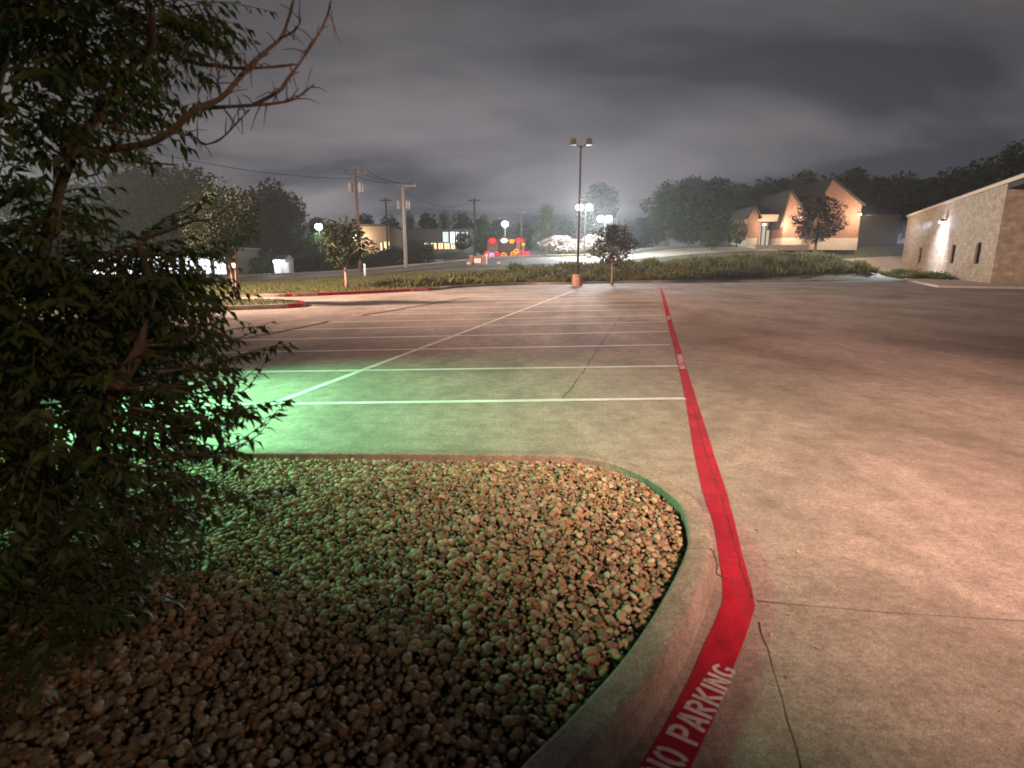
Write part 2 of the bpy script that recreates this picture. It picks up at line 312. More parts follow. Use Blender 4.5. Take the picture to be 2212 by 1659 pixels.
class MB:
    def __init__(s, origin=(0, 0, 0)): s.v = []; s.f = []; s.o = np.array(origin, float)
    def add(s, vs, fs):
        k = len(s.v); s.v += [tuple(np.array(v, float) - s.o) for v in vs]; s.f += [tuple(i + k for i in f) for f in fs]; return s
    def box(s, c, d, rz=0.0, top=1.0):
        cx, cy, cz = c; a, b, h = d[0] / 2, d[1] / 2, d[2] / 2; vs = []
        for z, k in ((-h, 1), (h, top)):
            for x, y in ((-a, -b), (a, -b), (a, b), (-a, b)):
                x, y = x * k, y * k
                vs.append((cx + x * math.cos(rz) - y * math.sin(rz), cy + x * math.sin(rz) + y * math.cos(rz), cz + z))
        return s.add(vs, [(3, 2, 1, 0), (4, 5, 6, 7), (0, 1, 5, 4), (1, 2, 6, 5), (2, 3, 7, 6), (3, 0, 4, 7)])
    def tube(s, pts, rad, n=8, cap=True):
        pts = [np.array(p, float) for p in pts]; rad = rad if hasattr(rad, '__len__') else [rad] * len(pts)
        vs = []; fs = []; up = np.array([0.0, 0.0, 1.0])
        for i, p in enumerate(pts):
            d = pts[min(i + 1, len(pts) - 1)] - pts[max(i - 1, 0)]; d = d / (np.linalg.norm(d) + 1e-9)
            ref = up if abs(d[2]) < 0.95 else np.array([1.0, 0, 0])
            a = np.cross(d, ref); a /= np.linalg.norm(a); b = np.cross(d, a)
            for k in range(n):
                t = 2 * math.pi * k / n; vs.append(p + rad[i] * (a * math.cos(t) + b * math.sin(t)))
        for i in range(len(pts) - 1):
            for k in range(n): fs.append((i * n + k, i * n + (k + 1) % n, (i + 1) * n + (k + 1) % n, (i + 1) * n + k))
        if cap: fs.append(tuple(range(n - 1, -1, -1))); fs.append(tuple((len(pts) - 1) * n + k for k in range(n)))
        return s.add(vs, fs)
    def prism(s, poly, z0, z1):
        n = len(poly); vs = [(p[0], p[1], z0) for p in poly] + [(p[0], p[1], z1) for p in poly]
        return s.add(vs, [tuple(range(n - 1, -1, -1)), tuple(range(n, 2 * n))] + [(i, (i + 1) % n, n + (i + 1) % n, n + i) for i in range(n)])
    def plate(s, quad, thick):
        """a slab: quad of 3d points pushed back along its normal"""
        q = [np.array(p, float) for p in quad]; nn = np.cross(q[1] - q[0], q[2] - q[0]); nn /= np.linalg.norm(nn)
        n = len(q); vs = q + [p - nn * thick for p in q]
        return s.add(vs, [tuple(range(n)), tuple(range(2 * n - 1, n - 1, -1))] + [(i, n + i, n + (i + 1) % n, (i + 1) % n) for i in range(n)])
    def ball(s, c, r, sq=(1, 1, 1), nu=14, nv=8):
        vs = [(c[0], c[1], c[2] - r * sq[2])]; fs = []
        for j in range(1, nv):
            th = math.pi * j / nv
            for i in range(nu):
                ph = 2 * math.pi * i / nu
                vs.append((c[0] + r * sq[0] * math.sin(th) * math.cos(ph), c[1] + r * sq[1] * math.sin(th) * math.sin(ph), c[2] - r * sq[2] * math.cos(th)))
        vs.append((c[0], c[1], c[2] + r * sq[2])); L = len(vs) - 1
        for i in range(nu):
            fs.append((0, 1 + (i + 1) % nu, 1 + i)); fs.append((L, L - nu + i, L - nu + (i + 1) % nu))
        for j in range(nv - 2):
            for i in range(nu):
                a = 1 + j * nu + i; b = 1 + j * nu + (i + 1) % nu
                fs.append((a, b, b + nu, a + nu))
        return s.add(vs, fs)
    def build(s, name, material, parent=None, smooth=False, bevel=0.0):
        me = bpy.data.meshes.new(name); me.from_pydata(s.v, [], s.f); me.update()
        bm = bmesh.new(); bm.from_mesh(me); bmesh.ops.recalc_face_normals(bm, faces=bm.faces); bm.to_mesh(me); bm.free()
        if smooth:
            for p in me.polygons: p.use_smooth = True
        me.materials.append(MC[material])
        o = bpy.data.objects.new(name, me); col.objects.link(o)
        if parent: o.parent = parent
        if bevel:
            bv = o.modifiers.new('bevel', 'BEVEL'); bv.width = bevel; bv.segments = 2; bv.limit_method = 'ANGLE'
        return o
def sheet(name, pts, z, material, kind='structure', parent=None):
    m = MB(); n = len(pts); m.add([(p[0], p[1], z) for p in pts], [tuple(range(n))]); o = m.build(name, material, parent)
    if not parent: o['kind'] = kind
    return o
def strip(pts, w, z=None):
    """flat band of width w along 3d points"""
    pts = [np.array(p, float) for p in pts]; vs = []; fs = []
    for i, p in enumerate(pts):
        d = pts[min(i + 1, len(pts) - 1)] - pts[max(i - 1, 0)]; d[2] = 0; d /= np.linalg.norm(d)
        a = np.array([-d[1], d[0], 0]); ww = w[i] if hasattr(w, '__len__') else w
        for sgn in (-1, 1):
            q = p + sgn * a * ww / 2
            if z is not None: q[2] = z
            vs.append(q)
    for i in range(len(pts) - 1): fs.append((2 * i, 2 * i + 1, 2 * i + 3, 2 * i + 2))
    return vs, fs
def smooth_path(pts, k=8):
    pts = [np.array(p, float) for p in pts]; o = []
    for i in range(len(pts) - 1):
        p0, p1, p2, p3 = pts[max(i - 1, 0)], pts[i], pts[i + 1], pts[min(i + 2, len(pts) - 1)]
        for j in range(k):
            t = j / k; o.append(0.5 * ((2 * p1) + (-p0 + p2) * t + (2 * p0 - 5 * p1 + 4 * p2 - p3) * t * t + (-p0 + 3 * p1 - 3 * p2 + p3) * t ** 3))
    o.append(pts[-1]); return o
def light(name, kind, loc, power, color, parent=None, target=None, size=70, blend=1.0, radius=0.15):
    L = bpy.data.lights.new(name, kind); L.energy = power; L.color = color; L.shadow_soft_size = radius
    o = bpy.data.objects.new(name, L); col.objects.link(o)
    if kind == 'SPOT': L.spot_size = R(size); L.spot_blend = blend
    loc = Vector(loc)
    if target is not None: o.rotation_euler = (Vector(target) - loc).to_track_quat('-Z', 'Y').to_euler()
    if parent: loc = loc - parent.location; o.parent = parent
    o.location = loc
    return o

# leaves: pointed, folded along the rib and drooping at the tip
def leaf_arrays(P, D, size, width=0.36, droop=0.25, normal=None):
    n = len(P); D = D / (np.linalg.norm(D, axis=1, keepdims=True) + 1e-9)
    rv = rng.normal(size=(n, 3)) if normal is None else normal + rng.normal(size=(n, 3)) * 0.45
    S = np.cross(D, rv); S /= (np.linalg.norm(S, axis=1, keepdims=True) + 1e-9); U = np.cross(S, D)
    size = np.broadcast_to(np.asarray(size, float), (n,))[:, None]
    V = np.empty((n, 5, 3))
    V[:, 0] = P
    V[:, 1] = P + size * (0.42 * D + width * 0.5 * S + 0.05 * U)
    V[:, 2] = P + size * (0.42 * D - width * 0.5 * S + 0.05 * U)
    V[:, 3] = P + size * (0.48 * D - 0.02 * U)
    V[:, 4] = P + size * (1.0 * D - droop * U)
    b = (np.arange(n) * 5)[:, None, None]
    Fc = np.array([[0, 3, 1], [0, 2, 3], [1, 3, 4], [3, 2, 4]])[None] + b
    return V.reshape(-1, 3), Fc.reshape(-1, 3)
def unit(n):
    v = rng.normal(size=(n, 3)); return v / np.linalg.norm(v, axis=1, keepdims=True)

# ================================================================== SETTING
# terrain: one sheet from behind the camera to the horizon
xs = np.concatenate([[-1500, -600, -250], np.arange(-120, 121, 1.5), [250, 600, 1500]])
ys = np.concatenate([[-400, -60, 0, 12, 24], np.arange(30, 130, 1.0), [150, 200, 320, 700, 1800]])
XX, YY = np.meshgrid(xs, ys); ZZ = terrain(XX, YY)
nx = len(xs); idx = np.arange(len(xs) * len(ys)).reshape(len(ys), nx)
q = np.stack([idx[:-1, :-1], idx[:-1, 1:], idx[1:, 1:], idx[1:, :-1]], -1).reshape(-1, 4)
o = raw_mesh('ground', np.stack([XX, YY, ZZ], -1).reshape(-1, 3), q, 4, 'turf', smooth=True); o['kind'] = 'structure'

def px(pts, z=0.0): return [G(x, y, z) for x, y in pts]
# the concrete parking lot
far = [(-60, 26), (-30, 24), (-14.5, 24.5), (-11.6, 28.4), (-4.6, 34.2), (-2, 38), (1.0, 40.8), (4, 41.5), (11.0, 44.6), (20, 45.8), (30, 47.5), (34, 50), (60, 50), (60, -25), (-60, -25)]
sheet('parking_lot', far, 0.0, 'lot_concrete')

# concrete joints and cracks
jm = MB()
def crack(pts, w, wob=0.012, seed=1):
    rr = random.Random(seed); p = [np.array(a, float) for a in pts]; o = []
    for i in range(len(p) - 1):
        k = max(2, int(np.linalg.norm(p[i + 1] - p[i]) / 0.18))
        for j in range(k):
            c = p[i] + (p[i + 1] - p[i]) * j / k; o.append(c + np.array([rr.gauss(0, wob), rr.gauss(0, wob), 0]))
    o.append(p[-1]); jm.add(*strip(o, [w * rr.uniform(0.5, 1.4) for _ in o], z=0.0012))
crack(px([(1635, 1299), (1900, 1322), (2212, 1342), (2700, 1380)]), 0.008, 0.002)
crack(px([(1632, 1342), (1655, 1400), (1680, 1470), (1705, 1560), (1730, 1659)]), 0.007, 0.006, 2)
crack([G(1730, 1659), G(1790, 1900)], 0.007, 0.006, 3)
crack(px([(1215, 861), (1240, 830), (1262, 800), (1300, 740), (1330, 700), (1352, 672)]), 0.014, 0.008, 4)
crack(px([(1500, 900), (1490, 862)]), 0.008, 0.01, 5)
o = jm.build('pavement_joints', 'joint'); o['kind'] = 'structure'

# ---- white stall lines
ST = [((150, 878), (1480, 861)), ((150, 809), (1466, 790.5)), ((250, 766), (1448, 744.6)), ((400, 737), (1443, 716)), ((520, 714.5), (1440, 695)), ((620, 698), (1437, 681))]
lines = [(G(*a), G(*b)) for a, b in ST]
la, lb = lines[-1]; da = np.array([0.45, 2.25, 0])
for i in range(6): lines.append((la + da * (i + 1) + np.array([0.12 * i, 0, 0]), lb + da * (i + 1)))
for i, (a, b) in enumerate(lines):
    if i > 3: a = a + (b - a) * 0.06
    pts = [a + (b - a) * t for t in np.linspace(0, 1, 12)]
    m = MB(); m.add(*strip(pts, [0.108 + 0.008 * i + 0.01 * math.sin(i * 3 + k) for k in range(12)], z=0.002))
    o = m.build('parking_line', 'white_paint' if i < 4 else 'faded_white_paint'); o['kind'] = 'structure'
    if i < 8:                                               # the newer paint at the red end of each line
        k0 = [0.80, 0.90, 0.78, 0.95, 0.97, 0.98, 0.98, 0.98][i]
        m = MB(); m.add(*strip([a + (b - a) * t for t in np.linspace(k0, 1, 6)], 0.105, z=0.004)); m.build('fresh_paint', 'white_paint', o)
c0, c1 = G(597, 870), G(1242, 627)
m = MB(); m.add(*strip([c0 + (c1 - c0) * t for t in np.linspace(0, 1, 30)], 0.105, z=0.005)); o = m.build('centre_line', 'white_paint'); o['kind'] = 'structure'
# old red lines along the far row
m = MB(); m.add(*strip(px([(300, 782), (470, 742), (600, 718), (710, 695)]), 0.09, z=0.016)); o = m.build('faded_red_line', 'old_red_paint'); o['kind'] = 'structure'
m = MB(); m.add(*strip(px([(780, 682), (830, 674), (930, 657), (1010, 643)]), 0.11, z=0.016)); o = m.build('faded_red_line', 'old_red_paint'); o['kind'] = 'structure'

# ---- the red fire-lane stripe
Lp = [(1424, 622), (1429, 640), (1440, 690), (1455, 750), (1480, 862), (1500, 985), (1517, 1062), (1541, 1130), (1553, 1200), (1561, 1260), (1561, 1300), (1545, 1342), (1520, 1395), (1488, 1470), (1440, 1560), (1382, 1659), (1290, 1820)]
Rp = [(1430, 622), (1436, 640), (1450, 690), (1469, 750), (1504, 862), (1543, 985), (1569, 1062), (1587, 1130), (1604, 1200), (1624, 1270), (1631, 1312), (1619, 1352), (1604, 1395), (1573, 1470), (1539, 1560), (1492, 1659), (1410, 1820)]
m = MB(); vs = []; fs = []
for (a, b) in zip(px(Lp), px(Rp)): a[2] = b[2] = 0.003; vs += [a, b]
fs = [(2 * i, 2 * i + 1, 2 * i + 3, 2 * i + 2) for i in range(len(Lp) - 1)]
m.add(vs, fs); red = m.build('fire_lane_stripe', 'red_paint'); red['kind'] = 'structure'

gm = MB(); gp = []; rr_ = random.Random(5)
GL = [(1497, 880), (1526, 985), (1560, 1080), (1587, 1180), (1608, 1250), (1627, 1300)]
for p, q_ in zip(px(GL)[:-1], px(GL)[1:]):
    for k_ in range(12): gp.append(p + (q_ - p) * k_ / 12 + np.array([rr_.gauss(0, .004), rr_.gauss(0, .004), 0]))
gm.add(*strip(gp, [rr_.choice((.002, .004, .006, .007)) for _ in gp], z=.0048)); o = gm.build('gutter_joint', 'joint'); o['kind'] = 'structure'
# stencil capitals: strokes in a 0.62 x 1 cell
def arc(cx, cy, rx, ry, a0, a1, k=8): return [(cx + rx * math.cos(R(a0 + (a1 - a0) * i / k)), cy + ry * math.sin(R(a0 + (a1 - a0) * i / k))) for i in range(k + 1)]
TH = 0.175
GLY = {
 'N': [[(0.08, 0), (0.08, 1)], [(0.54, 0), (0.54, 1)], [(0.17, 0.86), (0.45, 0.14)]],
 'O': [arc(0.29, 0.5, 0.21, 0.43, 98, 262), arc(0.33, 0.5, 0.21, 0.43, 82, -82)],
 'P': [[(0.08, 0), (0.08, 1)], [(0.2, 0.93), (0.34, 0.93)] + arc(0.34, 0.7, 0.2, 0.23, 80, -80) + [(0.2, 0.47)]],
 'A': [[(0.06, 0), (0.27, 1)], [(0.56, 0), (0.36, 1)], [(0.24, 0.3), (0.40, 0.3)]],
 'R': [[(0.08, 0), (0.08, 1)], [(0.2, 0.93), (0.34, 0.93)] + arc(0.34, 0.72, 0.19, 0.21, 80, -80) + [(0.2, 0.51)], [(0.3, 0.42), (0.54, 0)]],
 'K': [[(0.08, 0), (0.08, 1)], [(0.2, 0.5), (0.54, 1)], [(0.26, 0.46), (0.56, 0)]],
 'I': [[(0.1, 0), (0.1, 1)]],
 'G': [arc(0.30, 0.5, 0.22, 0.43, 70, 262), [(0.36, 0.08), (0.52, 0.12), (0.53, 0.42), (0.38, 0.42)], [(0.40, 0.91), (0.52, 0.78)]],
}
ADV = {'I': 0.3, ' ': 0.42}
def lettering(text, fn, name, parent, material='white_paint'):
    """fn(u, v) -> 3d point; u along the words in letter heights, v from foot to top"""
    m = MB(); u = 0.0
    for ch in text:
        for st in GLY.get(ch, []):
            vs = []; fs = []
            P2 = [np.array(p) for p in st]
            for i, p in enumerate(P2):
                d = P2[min(i + 1, len(P2) - 1)] - P2[max(i - 1, 0)]; d = d / np.linalg.norm(d); a = np.array([-d[1], d[0]]) * TH / 2
                for s_ in (-1, 1):
                    w = p + s_ * a; vs.append(fn(u + w[0], w[1]))
            fs = [(2 * i, 2 * i + 1, 2 * i + 3, 2 * i + 2) for i in range(len(P2) - 1)]
            m.add(vs, fs)
        u += ADV.get(ch, 0.74)
    return m.build(name, material, parent), u
def textlen(t): return sum(ADV.get(c, 0.74) for c in t)
# the near words: "PARKING" spans four measured corners on the pavement, "NO" runs on before it
bl, br, tl, tr = px([(1502, 1614), (1590, 1451), (1440, 1587), (1548, 1433)])
uP = textlen('NO '); uE = uP + textlen('PARKING') - 0.12
def near_fn(u, v):
    t = (u - uP) / (uE - uP); b = bl + (br - bl) * t; c = tl + (tr - tl) * t
    p = b + (c - b) * (v * 1.10 - .05); p[2] = 0.005; return p
lettering('NO PARKING', near_fn, 'stencil_lettering', red)
# the same words further up the stripe, running along it
def along(yb0, yb1, L0, R0, L1, R1):
    a, b, c, d = px([(L0, yb0), (R0, yb0), (L1, yb1), (R1, yb1)]); U = textlen('NO PARKING')
    def f(u, v):
        t = u / U; lo = b + (d - b) * t; hi = a + (c - a) * t; w = 0.14 + 0.72 * v
        p = lo + (hi - lo) * w; p[2] = 0.006; return p
    return f
lettering('NO PARKING', along(797, 765, 1466, 1484, 1459, 1475), 'stencil_lettering', red)
lettering('NO PARKING', along(691, 683, 1440.2, 1450, 1438.6, 1448), 'stencil_lettering', red)

# ================================================================== the near stone bed and its kerb
inner_px = [(-200, 976), (300, 977), (700, 979), (1000, 981), (1200, 984), (1265, 989), (1325, 1001), (1388, 1027), (1430, 1054), (1466, 1084), (1481, 1120), (1487, 1156), (1482, 1189), (1460, 1240), (1424, 1306), (1394, 1354), (1337, 1432), (1230, 1550), (1120, 1659), (960, 1840)]
KH = 0.15
inner = smooth_path([G(x, y, KH) for x, y in inner_px], 12)
inner = [np.array([-7.5, inner[0][1], KH])] + inner
def offset(path, d):
    o = []
    for i, p in enumerate(path):
        t = path[min(i + 1, len(path) - 1)] - path[max(i - 1, 0)]; t = t / np.linalg.norm(t)
        o.append(p + d * np.array([-t[1], t[0], 0]))
    return o
def kerb_mesh(path, width, h, z0=-0.02, lip=0.02, batter=0.02):
    """kerb with an eased outer edge; the road face is on the left of the path"""
    prof = [(-0.0, z0), (0.0, h - 0.008), (0.012, h), (width - lip - batter, h), (width - batter - lip * 0.4, h - 0.004), (width - batter, h - lip), (width, z0)]
    m = MB(); vs = []; fs = []; k = len(prof)
    cols = [offset(path, pr[0]) for pr in prof]
    for i in range(len(path)):
        for j, pr in enumerate(prof): q_ = cols[j][i].copy(); q_[2] = pr[1]; vs.append(q_)
    for i in range(len(path) - 1):
        for j in range(k - 1): fs.append((i * k + j, i * k + j + 1, (i + 1) * k + j + 1, (i + 1) * k + j))
    return m.add(vs, fs)
o = kerb_mesh(inner, 0.165, KH, lip=0.035, batter=0.03).build('kerb', 'kerb_concrete'); o['kind'] = 'structure'
# the cracks that cross it
km = MB()
def kcrack(pts, w, seed):
    rr = random.Random(seed); o = []
    for i in range(len(pts) - 1):
        a, b = np.array(pts[i], float), np.array(pts[i + 1], float)
        for j in range(6): o.append(a + (b - a) * j / 6 + np.array([rr.gauss(0, .003), rr.gauss(0, .003), 0]))
    o.append(np.array(pts[-1], float)); km.tube(o, w, n=4)
kcrack([G(1484, 1186, .148), G(1510, 1184, .149), G(1538, 1187, .146)], 0.004, 1)
kcrack([G(1538, 1187, .143), G(1547, 1210, .09), G(1549, 1240, .012)], 0.004, 2)
kcrack([G(1549, 1240, .002), G(1572, 1253, .0035), G(1595, 1256, .0035)], 0.003, 3)
o = km.build('kerb_crack', 'joint'); o['kind'] = 'structure'
poly = [(p[0], p[1]) for p in inner] + [(-7.5, inner[-1][1])]
sheet('stone_bed_soil', poly, 0.07, 'soil')

def inside(P, poly):
    x, y = P[:, 0], P[:, 1]; c = np.zeros(len(P), bool); n = len(poly)
    for i in range(n):
        x1, y1 = poly[i][:2]; x2, y2 = poly[(i + 1) % n][:2]
        k = ((y1 > y) != (y2 > y)) & (x < (x2 - x1) * (y - y1) / (y2 - y1 + 1e-12) + x1); c ^= k
    return c
def edge_dist(P, path):
    d = np.full(len(P), 1e9)
    for i in range(len(path) - 1):
        a, b = path[i][:2], path[i + 1][:2]; ab = b - a; t = np.clip(((P - a) @ ab) / (ab @ ab), 0, 1)
        d = np.minimum(d, np.linalg.norm(P - (a + t[:, None] * ab), axis=1))
    return d
# river stones
ico = bmesh.new(); bmesh.ops.create_icosphere(ico, subdivisions=2, radius=1.0)
SV = np.array([v.co[:] for v in ico.verts]); SF = np.array([[v.index for v in f.verts] for f in ico.faces]); ico.free()
def stones(gap, zlo, zhi, smin, smax):
    gx, gy = np.meshgrid(np.arange(-4.8, 1.4, gap), np.arange(0.7, 4.6, gap)); P = np.stack([gx.ravel(), gy.ravel()], 1)
    P = P + rng.uniform(-0.5, 0.5, P.shape) * gap
    vis = (P[:, 0] > -0.95 * P[:, 1] - 0.6)
    P = P[vis]; P = P[inside(P, poly)]; d = edge_dist(P, inner); P = P[d > 0.03]; d = d[d > 0.03]
    n = len(P)
    s = smin + (smax - smin) * rng.random(n) ** 2.3
    a = np.stack([s * rng.uniform(1.0, 1.35, n), s * rng.uniform(0.8, 1.0, n), s * rng.uniform(0.55, 0.85, n)], 1)
    mound = 0.05 * sstep(d / 0.9) - 0.010 * (1 - sstep(d / 0.10))
    c = np.column_stack([P, zlo + (zhi - zlo) * rng.random(n) + mound])
    ang = rng.uniform(0, 2 * np.pi, n); tx, ty = rng.normal(0, 0.38, n), rng.normal(0, 0.38, n)
    def rot(ax, t):
        M = np.zeros((n, 3, 3)); cs, sn = np.cos(t), np.sin(t); i, j = [(1, 2), (0, 2), (0, 1)][ax]
        M[:, range(3), range(3)] = 1; M[:, i, i] = cs; M[:, j, j] = cs; M[:, i, j] = -sn; M[:, j, i] = sn; return M
    M = rot(2, ang) @ rot(0, tx) @ rot(1, ty)
    # slight lumps so that no two stones are alike
    k1 = unit(n); lump = 1 + 0.16 * np.einsum('vj,nj->nv', SV, k1) + 0.10 * np.sin(3 * np.einsum('vj,nj->nv', SV, unit(n)))
    L = SV[None] * lump[..., None] * a[:, None]
    V = np.einsum('nij,nvj->nvi', M, L) + c[:, None]
    Fc = SF[None] + (np.arange(n) * len(SV))[:, None, None]
    return V.reshape(-1, 3), Fc.reshape(-1, 3)
V1, F1 = stones(0.033, 0.080, 0.095, 0.010, 0.018); V2, F2 = stones(0.028, 0.098, 0.118, 0.006, 0.024)
o = raw_mesh('river_stones', np.vstack([V1, V2]), np.vstack([F1, F2 + len(V1)]), 3, 'river_stone', smooth=True)
tag(o, 'brown and tan rounded river stones filling the kerbed bed', 'gravel', kind='stuff')

# ================================================================== far islands, street, drives
def turf_blades(name, P, h, w, label, mtl='grass_blade', lean=0.4):
    n = len(P); D = np.column_stack([rng.normal(0, lean, (n, 2)), np.ones(n)])
    V, Fc = leaf_arrays(P, D, h, width=w, droop=0.2)
    o = raw_mesh(name, V, Fc, 3, mtl); return tag(o, label, 'grass' if 'grass' in name else 'weeds', kind='stuff')

# island with the red nose on the left
isl = smooth_path([np.array([-40, 17.8, 0.15]), G(100, 690, .15), G(340, 667, .15), G(560, 659, .15), G(640, 655.5, .15), G(660, 652, .15), G(645, 648.5, .15), G(590, 646.5, .15), G(470, 645, .15), np.array([-40, 25.0, 0.15])], 6)
def island_kerb(path, name, mtl):
    m = MB(); vs = []; fs = []
    inn = offset(path, 0.15)
    for a, b in zip(path, inn):
        for p, z in ((a, -0.02), (a, 0.135), (a + (b - a) * 0.12, 0.15), (b, 0.15), (b, 0.05)): vs.append((p[0], p[1], z))
    for i in range(len(path) - 1):
        for j in range(4): fs.append((i * 5 + j, i * 5 + j + 1, (i + 1) * 5 + j + 1, (i + 1) * 5 + j))
    return m.add(vs, fs).build(name, mtl)
k1 = len(isl) * 3 // 9
nose0 = next(i for i, p in enumerate(isl) if p[0] > G(612, 657, .15)[0]); nose1 = max(i for i, p in enumerate(isl) if p[0] > G(640, 650, .15)[0])
for a, b, mt in ((0, nose0, 'kerb_concrete'), (nose0, nose1, 'red_paint'), (nose1, len(isl) - 1, 'kerb_concrete')):
    o = island_kerb(isl[a:b + 1], 'kerb', mt); o['kind'] = 'structure'
ipoly = offset(isl, 0.14); sheet('island_lawn', [(p[0], p[1]) for p in ipoly], 0.10, 'turf')
P = np.column_stack([rng.uniform(-17, -7.5, 5200), rng.uniform(18, 25, 5200)]); P = P[inside(P, ipoly)]
turf_blades('grass', np.column_stack([P, np.full(len(P), 0.10)]), rng.uniform(0.06, 0.14, len(P)), 0.22, 'short grass on the kerbed island with the red nose')

# long red kerb across the drive with its own lawn strip
rk = smooth_path([G(560, 642, 0), G(615, 641.5, 0), G(700, 638.5, 0), G(800, 634, 0), G(880, 630, 0), G(945, 626.5, 0), G(975, 622, 0)], 6)
for p in rk: p[2] = 0
ra = next(i for i, p in enumerate(rk) if p[0] > G(612, 641, 0)[0]); rb = max(i for i, p in enumerate(rk) if p[0] < G(938, 627, 0)[0])
for a, b, mt in ((0, ra, 'kerb_concrete'), (ra, rb, 'red_paint'), (rb, len(rk) - 1, 'kerb_concrete')):
    o = island_kerb(rk[a:b + 1], 'kerb', mt); o['kind'] = 'structure'
    if mt == 'red_paint':
        seg = rk[a:b + 1]; D = [0]
        for i in range(1, len(seg)): D.append(D[-1] + np.linalg.norm(seg[i] - seg[i - 1]))
        def at_len(s_):
            s_ = min(max(s_, 0), D[-1] - 1e-6); i = max(k for k in range(len(D)) if D[k] <= s_); i = min(i, len(seg) - 2)
            t = (s_ - D[i]) / (D[i + 1] - D[i]); d = seg[i + 1] - seg[i]; d /= np.linalg.norm(d); return seg[i] + (seg[i + 1] - seg[i]) * t, np.array([d[1], -d[0], 0])
        for s0, L_ in ((0.35, 1.25), (D[-1] - 1.7, 1.25)):
            U = textlen('NO PARKING')
            def kf(u, v):
                p, nrm = at_len(s0 + u / U * L_); p = p + nrm * 0.004; return np.array([p[0], p[1], 0.025 + 0.095 * v])
            lettering('NO PARKING', kf, 'stencil_lettering', o)
# verge lawn behind the red kerb and along the street
P = np.column_stack([rng.uniform(-20, -2, 26000), rng.uniform(27, 50, 26000)])
lim = np.interp(P[:, 0], [-20, -11.5, -4.5, -2], [27.5, 28.8, 34.5, 38.4]); P = P[P[:, 1] > lim + 0.1]
st_near = np.interp(P[:, 0], [-40, -28, -20, -12, -6, 0], [39, 42, 45, 49.5, 53, 55.5]); P = P[P[:, 1] < st_near - 0.3]
turf_blades('grass', np.column_stack([P, terrain(P[:, 0], P[:, 1])]), rng.uniform(0.07, 0.2, len(P)), 0.2, 'mown verge between red kerb and street')

def terrain_sheet(name, near, farp, material, lift=0.012, k=40, rows=8):
    """a paved band laid on the terrain between two polylines"""
    def res(pl):
        pl = [np.array(p[:2], float) for p in pl]; d = np.concatenate([[0], np.cumsum([np.linalg.norm(pl[i + 1] - pl[i]) for i in range(len(pl) - 1)])])
        t = np.linspace(0, d[-1], k); return np.column_stack([np.interp(t, d, [p[j] for p in pl]) for j in (0, 1)])
    a, b = res(near), res(farp); V = []; Fq = []
    for r in range(rows + 1):
        c = a + (b - a) * r / rows; V.append(np.column_stack([c, terrain(c[:, 0], c[:, 1]) + lift]))
    V = np.vstack(V); id_ = np.arange(len(V)).reshape(rows + 1, k)
    Fq = np.stack([id_[:-1, :-1], id_[:-1, 1:], id_[1:, 1:], id_[1:, :-1]], -1).reshape(-1, 4)
    o = raw_mesh(name, V, Fq, 4, material, smooth=True); o['kind'] = 'structure'; return o
street_near = [(-70, 30), (-40, 39), (-28, 42), (-20, 45), (-12, 49.5), (-6, 53), (6, 58)]
street_far = [(-75, 44), (-42, 50), (-28, 52.5), (-20, 56), (-12, 61), (-6, 65), (4, 71)]
terrain_sheet('street', street_near, street_far, 'asphalt', 0.05)
def terrain_kerb(line, w, h, mtl):
    pts = smooth_path([np.array([*p[:2], 0.0]) for p in line], 5); vs = []; fs = []
    inn = offset(pts, w)
    for a, b in zip(pts, inn):
        za, zb = float(terrain(a[0], a[1])), float(terrain(b[0], b[1]))
        vs += [(a[0], a[1], za - 0.05), (a[0], a[1], za + h), (b[0], b[1], zb + h), (b[0], b[1], zb - 0.05)]
    for i in range(len(pts) - 1):
        for j in range(3): fs.append((i * 4 + j, i * 4 + j + 1, i * 4 + j + 5, i * 4 + j + 4))
    m = MB(); m.add(vs, fs); o = m.build('kerb', mtl); o['kind'] = 'structure'
terrain_kerb(street_far, 1.3, 0.20, 'drive_concrete')
# side road past the sign and the pale drive that climbs to the brick building
terrain_sheet('side_road', [(-5, 58.5), (4, 59.5), (12, 61.5), (18, 63)], [(-3, 67), (5, 68), (12, 69), (19, 69.5)], 'drive_concrete', 0.03, 30)
terrain_sheet('drive', [(16, 62), (22, 63.5), (28, 64.5), (37, 65)], [(16, 70.5), (24, 71.0), (30, 71.2), (38, 71)], 'drive_concrete', 0.034, 30)
terrain_sheet('pavement', [(38, 66.5), (42, 67), (48, 67.5), (56, 68)], [(38, 70), (42, 70.5), (48, 71), (56, 71)], 'drive_concrete', 0.03, 20)

# kerb along the foot of the bank
bank_edge = [(-4.4, 34.5), (-2, 38.3), (1.0, 41.1), (4, 41.8), (11.0, 44.9), (20, 46.1), (30, 47.8)]
bp = smooth_path([np.array([*p, 0.0]) for p in bank_edge], 6)
o = island_kerb(bp, 'kerb', 'kerb_concrete'); o['kind'] = 'structure'

